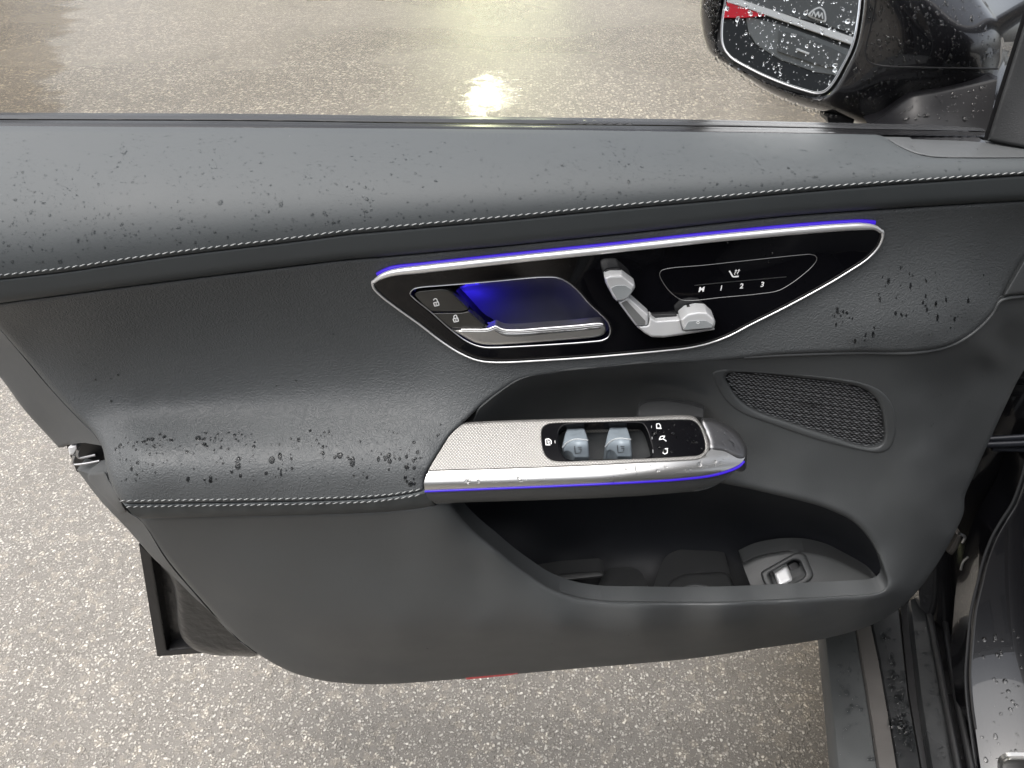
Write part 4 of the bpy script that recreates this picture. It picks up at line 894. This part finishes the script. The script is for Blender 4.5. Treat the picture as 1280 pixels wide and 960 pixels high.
bo = np.concatenate([cr([(1247, 96), (1175, 112), (1139, 118.5), (1125, 126), (1103, 144), (1088, 153)], step=3), poly([(1088, 153), (1100, 172), (1236, 172), (1247, 96)], 4, False)[1:-1]])
base_e = cr([(1247, 96), (1175, 112), (1139, 118.5), (1125, 126), (1103, 144), (1088, 153)], step=3)
w_mf = TPS([(1247, 96, -.07), (1139, 118, -.075), (1103, 144, -.08), (1100, 172, -.035), (1236, 172, -.025), (1180, 140, -.055)], .01)
relief('mirror_foot', bo, w_mf, pmat('mirror_foot_plastic', (.008, .008, .009), .30, spec=.2), mir, spacing=6, rolls=[(base_e, 4, .006, False)], skirt=.02)
nb = rounded([(1034, 147), (1056, 142), (1068, 150), (1066, 156), (1036, 155)], 2, 2)
relief('mirror_hinge', nb, -.11, M_dark, mir, spacing=4, skirt=.03)

# ------------------------------------------------------------------ rain on the door
def drops(name, px, py, w, rad, mat, parent, flat=.55, stretch=1.0, lift=0.0, seg=8):
    px, py = np.asarray(px, float), np.asarray(py, float); n = len(px)
    P0 = PW(px, py, w(px, py)); e = .8
    du = PW(px + e, py, w(px + e, py)) - P0; dv = PW(px, py + e, w(px, py + e)) - P0
    nn = np.cross(dv, du); nn /= np.linalg.norm(nn, axis=1)[:, None]
    flip = ((CAM - P0) * nn).sum(1) < 0; nn[flip] *= -1
    dn = dv - nn * (dv * nn).sum(1)[:, None]; dn /= np.linalg.norm(dn, axis=1)[:, None]; sd = np.cross(nn, dn)
    V, Fc = [], []
    for i in range(n):
        r = rad[i]; b = len(V); s = stretch * rng.uniform(.85, 1.25); o = P0[i] + nn[i] * lift
        ph = rng.uniform(0, 6.28, 2); am = rng.uniform(0, .22)
        for q, (fr, fh) in enumerate(((1.0, -.05), (.86, .5), (.5, .88))):
            for k in range(seg):
                a = 2 * math.pi * k / seg; wob = 1 + am * math.sin(2 * a + ph[0]) + am * .6 * math.sin(3 * a + ph[1])
                V.append(o + r * fr * wob * (math.cos(a) * dn[i] * s + math.sin(a) * sd[i]) + nn[i] * r * flat * fh)
        V.append(o + nn[i] * r * flat)
        for q in range(2):
            for k in range(seg):
                l = (k + 1) % seg; Fc.append((b + q * seg + k, b + q * seg + l, b + (q + 1) * seg + l, b + (q + 1) * seg + k))
        for k in range(seg): Fc.append((b + 2 * seg + k, b + 2 * seg + (k + 1) % seg, b + 3 * seg))
    return mk(name, V, Fc, mat, parent, kind='stuff')
def scatter(region, n, clusters=None, sx=7, sy=12, mix=.75):
    """random px in polygon, mostly gathered in clusters"""
    pg = np.asarray(region, float); lo, hi = pg.min(0), pg.max(0); out = []
    cl = [lo + rng.random(2) * (hi - lo) for _ in range(clusters or 0)]
    while len(out) < n:
        if clusters and rng.random() < mix:
            c = cl[rng.integers(len(cl))]; q = c + rng.normal(size=2) * (sx, sy)
        else: q = lo + rng.random(2) * (hi - lo)
        if in_poly(q[None], pg)[0]: out.append(q)
    o = np.array(out); return o[:, 0], o[:, 1]
ledge_reg = np.concatenate([bc + [0, 5], (s1c - [0, 8])[::-1]]); ledge_reg = ledge_reg[(ledge_reg[:, 0] > -5) & (ledge_reg[:, 0] < 1240)]
x, y = scatter(ledge_reg, 3600, 190, 12, 20); drops('water_drops', x, y, w_ledge, rng.gamma(1.7, .00022, len(x)).clip(.00025, .0024), M_film, ledge, .5)
x, y = scatter(poly([(140, 545), (560, 530), (540, 560), (520, 605), (150, 605)], 5), 420, 60, 9, 9); drops('water_drops', x, y, w_ins, rng.gamma(1.5, .00046, len(x)).clip(.0003, .0032), M_dropd, insert, .30, 1.25)
x, y = scatter(poly([(1010, 405), (1120, 330), (1230, 300), (1240, 360), (1190, 415), (1020, 436)], 5), 110, 30, 7, 6); drops('water_drops', x, y, w_ins, rng.gamma(1.7, .00036, len(x)).clip(.0003, .0015), M_dropd, insert, .3, 2.0)
x, y = scatter(poly([(60, 430), (580, 350), (480, 470), (560, 500), (130, 520)], 5), 60, 12, 10, 12); drops('water_drops', x, y, w_ins, rng.gamma(2, .0003, len(x)), M_water, insert, .4)
x, y = scatter(poly([(536, 592), (690, 588), (860, 578), (925, 562), (915, 582), (800, 598), (540, 608)], 4), 150, 26, 9, 5); drops('water_drops', x, y, w_arm, rng.gamma(2.4, .0004, len(x)).clip(.0004, .0026), M_water, aroll, .6)
x, y = scatter(poly([(884, 528), (905, 533), (925, 548), (930, 563), (905, 562), (890, 556)], 4), 110, 14, 9, 7); drops('water_drops', x, y, w_tip, rng.gamma(2.0, .00027, len(x)).clip(.0003, .0014), M_water, arm, .6)
x, y = scatter(poly([(818, 530), (870, 530), (877, 562), (818, 568)], 4), 45); drops('water_drops', x, y, w_sp, rng.gamma(2.2, .00035, len(x)), M_water, sp, .6)
x, y = scatter(inset(cpo, 8)[::3], 130, 20, 14, 10); 
hm = ~in_poly(np.stack([x, y], -1), inset(hcc, -3)) & ~((x > 752) & (x < 900) & (y > 330) & (y < 425)); x, y = x[hm], y[hm]
drops('water_drops', x, y, w_cp, rng.gamma(2.2, .00022, len(x)), M_water, cpanel, .6)
gq = inset(go, 4); gq = gq[gq[:, 1] > -25]
x, y = scatter(gq, 600, 70, 10, 6, .5); drops('water_drops', x, y, w_mg, rng.gamma(1.6, .00036, len(x)).clip(.0003, .0034), M_film, mir, .5)
x, y = scatter(poly([(1086, -10), (1225, -10), (1250, 70), (1240, 100), (1120, 122), (1080, 145), (1050, 140), (1062, 100), (1082, 40)], 5), 950, 60, 14, 12, .4); drops('water_drops', x, y, w_mh, rng.gamma(1.8, .00034, len(x)).clip(.0003, .0026), M_water, mir, .55, 1.3)
x, y = scatter(poly([(879, -5), (900, -5), (899, 50), (908, 70), (1000, 116), (1026, 122), (1026, 132), (960, 108), (890, 64)], 4), 150); drops('water_drops', x, y, w_mh, rng.gamma(2.4, .0006, len(x)).clip(.0005, .004), M_water, mir, .55)
x, y = scatter(poly([(1125, 135), (1150, 122), (1240, 104), (1228, 150), (1120, 155)], 4), 90); drops('water_drops', x, y, w_mf, rng.gamma(2.4, .00042, len(x)), M_water, mir, .55)
hb = cr([(890, 70), (919, 89.5), (958, 115), (991, 130), (1024, 140.5), (1050, 147)], step=5); hb = hb + rng.normal(size=hb.shape) * .8
drops('water_drops', hb[:, 0], hb[:, 1], w_mh, rng.uniform(.0008, .0022, len(hb)), M_water, mir, .8, 1.1)
x, y = scatter(poly([(190, 660), (560, 660), (660, 740), (1090, 755), (900, 800), (430, 830), (330, 800)], 6), 120, 20, 10, 16); drops('water_drops', x, y, w_low, rng.gamma(1.6, .00022, len(x)), M_film, lower, .5)
x, y = scatter(poly([(1150, 470), (1250, 450), (1200, 640), (1180, 610)], 6), 110, 14, 7, 14); drops('water_drops', x, y, w_low, rng.gamma(1.6, .00022, len(x)), M_film, lower, .5)

# ------------------------------------------------------------------ the car the door belongs to
AX = np.array([math.sin(R(14.0)), math.cos(R(14.0)), 0]); SD = np.array([AX[1], -AX[0], 0])      # car forward, car inward
car = empty('car', (0.75, 0.2, 0), 'wet black car body with door sill and hinge pillar beside the open door', 'car')
def strip(name, a, b, za, zb, mat, ext=1.6, thick=.03, smooth=True):
    """sill strip between two photo lines at heights za, zb, carried on towards the rear of the car"""
    A = PZ([p[0] for p in a], [p[1] for p in a], [za] * len(a)); B_ = PZ([p[0] for p in b], [p[1] for p in b], [zb] * len(b))
    def carry(P_):
        d = P_[-1] - P_[-2]; d /= np.linalg.norm(d); d = d * .0 - AX
        return np.concatenate([P_, [P_[-1] + d * ext]])
    A, B_ = carry(A), carry(B_)
    t = np.linspace(0, 1, 24)[:, None]
    def rs(P_):
        s = np.concatenate([[0], np.cumsum(np.linalg.norm(np.diff(P_, axis=0), axis=1))]); u = np.linspace(0, s[-1], 24)
        return np.stack([np.interp(u, s, P_[:, k]) for k in range(3)], -1)
    A, B_ = rs(A), rs(B_); n = len(A)
    V = []
    for f, dz in ((0, -thick), (0, -.0035), (.06, 0), (.94, 0), (1, -.0035), (1, -thick)): V += [a + (b - a) * f + np.array([0, 0, dz]) for a, b in zip(A, B_)]
    Fc = [(q * n + i, q * n + i + 1, (q + 1) * n + i + 1, (q + 1) * n + i) for q in range(5) for i in range(n - 1)]
    Fc += [tuple(q * n for q in range(6)), tuple(q * n + n - 1 for q in range(5, -1, -1))]
    return mk(name, V, Fc, mat, car, sharp=40)
E0 = [(1028, 780), (1033, 830), (1046, 962)]; E1 = [(1069, 775), (1087, 885), (1098.5, 960)]
E2 = [(1086, 765), (1101.6, 837), (1122, 960)]; E3 = [(1124, 750), (1135, 864), (1151.6, 960)]
E4 = [(1137, 750), (1149.6, 864), (1164, 960)]; E5 = [(1158, 745), (1178.7, 860), (1197.5, 960)]
E6 = [(1180, 770), (1193, 856), (1214, 960)]; E7 = [(1212, 760), (1222, 864), (1240, 960)]
strip('sill_outer_trim', E0, E1, .375, .385, M_sill); strip('sill_edge_trim', E1, E2, .388, .395, grain(pmat('sill_edge_plastic', (.068, .064, .061), .42), 700, .15, .0004, 'plastic', .12, .1))
strip('sill_tread', E2, E3, .392, .398, M_tread); strip('sill_groove', E3, E4, .385, .385, M_dark)
strip('sill_inner_tread', E4, E5, .398, .402, M_tread); strip('sill_channel', E5, E7, .390, .395, M_rail2)
for e, z in ((E5, .408), (E6, .405)):
    P_ = PZ([p[0] for p in e], [p[1] for p in e], [z] * 3); P_ = np.concatenate([P_, [P_[-1] - AX * 1.5]])
    tube('sill_seal', P_, .0045, M_dark, car)
def w_of_z(z): return lambda x, y: -PZ(x, y, np.full(np.shape(x), z))[..., 1]
x, y = scatter(poly([(1040, 805), (1080, 790), (1096, 950), (1052, 950)], 5), 60); drops('water_drops', x, y, w_of_z(.385), rng.gamma(2, .0008, len(x)).clip(.0005, .004), M_film, car, .4)
x, y = scatter(poly([(1095, 790), (1120, 775), (1145, 950), (1122, 950)], 5), 90, 14, 5, 12); drops('water_drops', x, y, w_of_z(.398), rng.gamma(2, .0013, len(x)).clip(.0006, .006), M_film, car, .3, 1.5)
x, y = scatter(poly([(1142, 790), (1160, 780), (1190, 950), (1165, 950)], 5), 60); drops('water_drops', x, y, w_of_z(.402), rng.gamma(2, .0008, len(x)), M_film, car, .4)
x, y = scatter(poly([(1168, 790), (1182, 780), (1212, 950), (1202, 950)], 5), 60); drops('water_drops', x, y, w_of_z(.400), rng.gamma(2, .0006, len(x)), M_water, car, .5)
# hinge pillar: dark painted face, check strap, hinge, inner kick panel
pil = poly([(1130, 520), (1165, 440), (1480, 330), (1480, 1000), (1225, 930), (1195, 800), (1150, 760)], 10)
w_pil = QF([(1130, 520, -.06), (1200, 430, -.05), (1480, 330, -.02), (1480, 900, .10), (1225, 930, .12), (1195, 800, .025), (1150, 760, -.01), (1250, 600, -.04), (1350, 700, .02)])
relief('hinge_pillar', pil, w_pil, M_paint, car, spacing=14, skirt=.05)
ck = [(1282, 575), (1279, 590), (1266, 627.5), (1252, 650), (1240, 671), (1229, 700), (1222, 728), (1214, 762), (1210, 800), (1207, 846), (1209, 880), (1213, 910), (1222, 975)]
ckc = cr(ck, step=4)
kp = np.concatenate([ckc, poly([(1222, 975), (1270, 1040), (1480, 1040), (1480, 500), (1282, 575)], 10, False)[1:-1]])
w_kp = QF([(1282, 575, .02), (1240, 671, .05), (1222, 728, .07), (1210, 800, .10), (1207, 846, .135), (1213, 910, .19), (1222, 975, .235), (1330, 600, .03), (1300, 720, .085), (1280, 800, .125), (1280, 860, .165), (1280, 930, .212), (1400, 800, .14), (1400, 950, .23), (1280, 1000, .255)])
relief('kick_panel', kp, w_kp, M_paint, car, spacing=8, rolls=[(ckc, 6, .01, False)], skirt=.04)
x, y = scatter(poly([(1222, 800), (1278, 780), (1278, 950), (1228, 950)], 5), 70); drops('water_drops', x, y, w_kp, rng.gamma(2, .0006, len(x)), M_water, car, .5)
tube_px('pillar_flange', ckc, w_kp, .0016, M_rail, car, off=-.004)
pmat('strap_steel', (.02, .022, .028), .3, .3)
for a, b, w0, r in (((1228, 556), (1330, 552), .012, .004), ((1232, 549), (1330, 543), .008, .0035), ((1240, 561), (1330, 563), .01, .003)):
    tube('check_strap', PW([a[0], b[0]], [a[1], b[1]], [w0, w0 + .01]), r, MAT['strap_steel'], car, seg=8)
hb1 = rounded([(1183, 690), (1196, 668), (1203, 668), (1198, 684), (1190, 694)], 2, 2)
relief('door_hinge', hb1, .03, pmat('hinge_paint', (.07, .065, .06), .45), car, spacing=4, rolls=[(hb1, 3, .004, True)], skirt=.03)
tube_px('hinge_bolt', cr([(1199, 667), (1206, 671), (1203, 678)], step=2), .035, .0018, M_steel, car)
tube_px('hinge_bolt', cr([(1201, 712), (1204, 702), (1210, 696)], step=2), .035, .0014, M_steel, car)
fb = rounded([(1202, 755), (1210, 757), (1206, 800), (1203, 830), (1200, 800)], 2, 2)
relief('pillar_bracket', fb, .055, M_sill, car, spacing=4, skirt=.01)
nub = rounded([(1249, 952), (1258, 945), (1300, 945), (1300, 985), (1249, 985)], 6, 2)
relief('scuff_plate_end', nub, .25, M_alu, car, spacing=5, rolls=[(nub, 7, .008, True)], skirt=.004)

# body around the opening: fender and hood, rear door, roof, pillars, seat
O0 = PZ([1040], [880], [.38])[0] + SD * .01        # a point on the outer sill edge
def cpt(s, t, z): return tuple(O0[:2] + AX[:2] * s + SD[:2] * t) + (z,)
def cloft(name, secs, mat, sub=1, cap=True):
    """loft of cross sections in car coordinates (s along, t inward, z up)"""
    V = []; n = len(secs[0])
    for sec in secs: V += [cpt(*p) for p in sec]
    Fc = []
    for i in range(len(secs) - 1):
        for k in range(n - 1): Fc.append((i * n + k, i * n + k + 1, (i + 1) * n + k + 1, (i + 1) * n + k))
    o = mk(name, V, Fc, mat, car)
    bm = bmesh.new(); bm.from_mesh(o.data); bmesh.ops.recalc_face_normals(bm, faces=bm.faces)
    if cap: bmesh.ops.holes_fill(bm, edges=[e for e in bm.edges if e.is_boundary], sides=0)
    if sub: bmesh.ops.subdivide_edges(bm, edges=bm.edges[:], cuts=sub, use_grid_fill=True, smooth=.6)
    bm.to_mesh(o.data); bm.free(); o.data.polygons.foreach_set('use_smooth', [True] * len(o.data.polygons)); o.data.set_sharp_from_angle(angle=R(45))
    return o
fsec = lambda s, h, k: [(s, .06 + k, .34), (s, .0 + k, .62), (s, .01 + k, .86), (s, .05 + k, h - .05), (s, .13 + k, h), (s, .45 + k, h + .05), (s, .95, h + .075), (s, 1.45, h + .05), (s, 1.80 - k, h - .05), (s, 1.88 - k, .62), (s, 1.82 - k, .34)]
cloft('fender_and_hood', [fsec(.42, 1.03, 0), fsec(.9, 1.02, 0), fsec(1.4, .99, .01), fsec(1.95, .92, .08)], M_paint)
rsec = lambda s: [(s, .06, .36), (s, .0, .60), (s, -.015, .80), (s, .02, 1.02), (s, .07, 1.03), (s, .10, .98), (s, .12, .36)]
cloft('rear_door', [rsec(-1.05), rsec(-1.6), rsec(-2.2)], M_paint)
cloft('quarter_panel', [rsec(-2.21), [(-2.9, .06, .36), (-2.9, .0, .60), (-2.9, .0, .85), (-2.9, .05, 1.06), (-2.9, .10, 1.07), (-2.9, .13, 1.0), (-2.9, .15, .36)]], M_paint)
cloft('roof', [[(0.1, .32, 1.50), (.1, .40, 1.545), (.1, .95, 1.58), (.1, 1.50, 1.545), (.1, 1.58, 1.50)], [(-.7, .26, 1.58), (-.7, .34, 1.63), (-.7, .95, 1.67), (-.7, 1.56, 1.63), (-.7, 1.64, 1.58)], [(-2.4, .28, 1.52), (-2.4, .36, 1.57), (-2.4, .95, 1.60), (-2.4, 1.54, 1.57), (-2.4, 1.62, 1.52)]], M_paint, cap=False)
def ctube(name, pts, r, mat): return tube(name, [cpt(*p) for p in pts], r, mat, car, seg=10)
ctube('front_pillar', [(.95, .16, 1.0), (.5, .24, 1.27), (.1, .33, 1.50), (-.7, .27, 1.585)], .035, M_paint)
ctube('centre_pillar', [(-.98, .10, .40), (-.98, .08, .95), (-.95, .17, 1.25), (-.9, .28, 1.58)], .06, M_dark)
ctube('rear_pillar', [(-2.2, .10, 1.0), (-2.3, .20, 1.3), (-2.4, .30, 1.53)], .07, M_paint)
gl = mk('rear_window', [cpt(-1.05, .07, 1.03), cpt(-2.2, .07, 1.03), cpt(-2.3, .27, 1.52), cpt(-1.0, .26, 1.57)], [(0, 1, 2, 3)], pmat('privacy_glass', (.01, .01, .01), .02, coat=.5), car, smooth=False)
def cbox(name, s0, s1, t0, t1, z0, z1, mat, bev=.05):
    V = [cpt(s, t, z) for s in (s0, s1) for t in (t0, t1) for z in (z0, z1)]
    o = mk(name, V, [(0, 1, 3, 2), (4, 6, 7, 5), (0, 4, 5, 1), (2, 3, 7, 6), (0, 2, 6, 4), (1, 5, 7, 3)], mat, car, smooth=True)
    bm = bmesh.new(); bm.from_mesh(o.data); bmesh.ops.recalc_face_normals(bm, faces=bm.faces)
    if bev: bmesh.ops.bevel(bm, geom=bm.edges[:], offset=bev, segments=3, affect='EDGES', profile=.6)
    bm.to_mesh(o.data); bm.free(); o.data.polygons.foreach_set('use_smooth', [True] * len(o.data.polygons)); o.data.set_sharp_from_angle(angle=R(40)); return o
cbox('seat_cushion', -.95, -.42, .36, .88, .52, .68, M_leath, .06); cbox('seat_back', -1.2, -.98, .36, .88, .60, 1.22, M_leath, .07)
cbox('cabin_floor', -2.3, .15, .30, 1.75, .30, .36, M_void, .0); cbox('far_side_trim', -2.6, .3, 1.76, 1.84, .36, 1.05, M_void, .02); cbox('rear_bulkhead', -2.5, -2.4, .2, 1.75, .36, 1.5, M_void, .0)

# ------------------------------------------------------------------ surroundings seen only by reflection
def house(name, cx, cy, wx, wy, h, rz, wallc, label, floors, cols, face=-1, rough=.7):
    o = empty(name, (cx, cy, 0), label, 'building')
    mw = pmat(name + '_wall' + str(len(MAT)), wallc, rough); mg = MAT.get('window_glass') or pmat('window_glass', (.03, .035, .04), .06)
    Rz = Matrix.Rotation(R(rz), 4, 'Z'); Tm = Matrix.Translation((cx, cy, 0)) @ Rz
    def box(nm, x0, x1, y0, y1, z0, z1, mat, par):
        V = [tuple(Tm @ Vector((x, y, z))) for x in (x0, x1) for y in (y0, y1) for z in (z0, z1)]
        return mk(nm, V, [(0, 1, 3, 2), (4, 6, 7, 5), (0, 4, 5, 1), (2, 3, 7, 6), (0, 2, 6, 4), (1, 5, 7, 3)], mat, par, smooth=False)
    wl_ = box('wall', -wx / 2, wx / 2, -wy / 2, wy / 2, 0, h, mw, o)
    box('roof_edge', -wx / 2 - .2, wx / 2 + .2, -wy / 2 - .2, wy / 2 + .2, h + .003, h + .35, M_plast, o)
    for f in range(floors):
        for c in range(cols):
            x = -wx / 2 + wx * (c + .5) / cols; z = h * (f + .5) / floors
            box('window', x - wx / cols * .33, x + wx / cols * .33, face * wy / 2 - .04, face * wy / 2 + .04, z - h / floors * .28, z + h / floors * .28, mg, o)
    return o
house('showroom', 17, 36, 22, 10, 6.5, -8, (.45, .43, .39), 'beige showroom block across the car park, mirrored in the wet asphalt', 2, 6)
house('workshop', -9.5, 38, 13, 10, 7.0, 6, (.48, .46, .42), 'grey workshop across the car park left of the gap', 2, 4)
house('office_block', -31, 31, 15, 10, 9, 30, (.16, .13, .10), 'dark brown office block at the far left of the car park', 2, 4)
house('added_dark_hall', 2, -16, 30, 8, 6.0, 4, (.10, .10, .105), 'added dark hall behind the camera, keeping sky out of the panel reflections', 2, 8, face=1)  # unseen hall added to block low sky and darken the door reflections
# street lamps whose light glints on the wet ground
def lamp(x, y, h, size, e, label):
    o = empty('street_lamp', (x, y, 0), label, 'street lamp', 'street lamps of the car park')
    tube('pole', [(x, y + .5, 0), (x, y + .5, h * .6), (x, y + .5, h + .12)], [.07, .06, .045], M_sill, o, seg=12)
    tube('arm', [(x, y + .5, h + .12), (x, y, h + .10)], .035, M_sill, o, seg=10)
    V = [(x + sx * size, y + sy * .28, h + z) for sx in (-1, 1) for sy in (-1, 1) for z in (.02, .12)]
    mk('lamp_head', V, [(0, 1, 3, 2), (4, 6, 7, 5), (0, 4, 5, 1), (2, 3, 7, 6), (0, 2, 6, 4), (1, 5, 7, 3)], M_sill, o, smooth=False)
    q = size * .92
    mk('lamp_lens', [(x - q, y - .25, h + .012), (x + q, y - .25, h + .012), (x + q, y + .25, h + .012), (x - q, y + .25, h + .012), (x, y, h - .05)], [(0, 4, 1), (1, 4, 2), (2, 4, 3), (3, 4, 0)], pmat('lamp_light%d' % len(MAT), (1, 1, 1), .5, emit=(.97, 1.0, .60), estr=e), o, smooth=False)
def lamp_at(px, py, dist, size, e, label):
    d = rays(np.array([px]), np.array([py]))[0]; t = -CAM[2] / d[2]; hit = CAM + d * t
    q = hit + np.array([d[0], d[1], -d[2]]) / np.hypot(d[0], d[1]) * dist
    lamp(q[0], q[1], q[2], size, e, label)
lamp_at(606, 136, 14, .20, 240, 'tall street lamp glowing warm white across the car park')
lamp_at(673, 40, 24, .2, 330, 'farther street lamp with a smaller lit head')

# added board, shaped to stand in for what the wing mirror reflects
def refl(px, py):
    d = rays(np.array([float(px)]), np.array([float(py)]))[0]; t = ((MG[0] - CAM) @ MN) / (d @ MN); h = CAM + d * t
    d = d / np.linalg.norm(d); return h, d - 2 * (d @ MN) * MN
h0, r0 = refl(985, 55); hd_ = np.array([r0[0], r0[1], 0]); hd_ /= np.linalg.norm(hd_)
BO = h0 + r0 / np.linalg.norm(r0[:2]) * 7.0
def onboard(px, py, off):
    h, r = refl(px, py); t = ((BO - hd_ * off - h) @ hd_) / (r @ hd_); return h + r * t
board = empty('mirror_view_board', (BO[0], BO[1], 0), 'added dark display board, standing in for the mirrored view, with white rail, red end and triangular emblem, seen in the wing mirror', 'display board')
def bp_(name, pts, off, mat, th=.02):
    f = [onboard(x, y, off) for x, y in pts]; n = len(f); bk = [p + hd_ * th for p in f]
    return mk(name, [tuple(p) for p in f + bk], [tuple(range(n)), tuple(range(2 * n - 1, n - 1, -1))] + [(i, n + i, n + (i + 1) % n, (i + 1) % n) for i in range(n)], mat, board, smooth=False)
M_bdark, M_bgrey, M_bwin = pmat('mirror_view_black', (.012, .013, .014), .3), pmat('mirror_view_grey', (.11, .115, .115), .4), pmat('mirror_view_window', (.20, .21, .21), .3)
bp_('backing', [(780, -160), (1200, -160), (1200, 118), (1120, 160), (780, 160)], 0, M_bdark, .08)
bp_('mirror_view_upper_panel', [(912, -2), (1200, 78), (1200, -160), (780, -160), (780, -38)], .02, M_bgrey)
bp_('window', [(932, 20), (972, 30), (1002, 40), (1062, 62), (1062, 96), (1020, 90), (975, 74), (945, 55), (936, 40)], .02, M_bwin)
bp_('mirror_view_window_shade', [(974, 38), (1000, 44), (1040, 60), (1060, 70), (1060, 88), (1020, 80), (972, 64)], .043, M_bgrey)
bp_('rail', [(905, -6), (928, 0), (1068, 47), (1130, 68), (1130, 77), (1064, 55), (925, 7), (900, 0)], .05, M_white, .03)
bp_('red_end', [(780, -15), (908, 2), (930, 10), (957, 19), (930, 22), (780, 20)], .045, M_red)
bp_('window_sill', [(996, 60), (1012, 66), (1011, 68), (995, 62)], .07, M_white)
tri = cr([(1010, 18.5), (1016, 12), (1025, 8.5), (1030, 12), (1032.5, 19), (1032, 27), (1022, 24.5), (1014, 21.5)], True, 2)
bp_('emblem', tri[:, :2], .045, M_white, .02)
c0 = tri[:, :2].mean(0)
bp_('mirror_view_emblem_field', c0 + (tri[:, :2] - c0) * .78, .052, M_bgrey, .006)
def stroke(a, b, wd, off):
    a, b = np.array(a, float), np.array(b, float); d = (b - a) / np.linalg.norm(b - a); n_ = np.array([-d[1], d[0]]) * wd / 2
    bp_('emblem_stroke', [a - n_, b - n_, b + n_, a + n_], off, M_white, .006)
for dx, dy, of in ((0, 0, .060), (4.5, 1.4, .067)):
    for a, b in (((1014.5, 20), (1017.5, 14)), ((1017.5, 14), (1019.5, 20)), ((1019.5, 20), (1023, 14.5)), ((1023, 14.5), (1024, 22))):
        stroke((a[0] + dx, a[1] + dy), (b[0] + dx, b[1] + dy), 1.5, of); of += .0015
for fx in (800, 1160):
    f = onboard(fx, 100, -.05)
    tube('mirror_view_post', [(f[0], f[1], 0), (f[0], f[1], f[2] + .3)], .05, M_steel, board, seg=10)

lamp_at(592, 84, 16, .22, 120, 'street lamp with a wide lit head behind the nearest one')
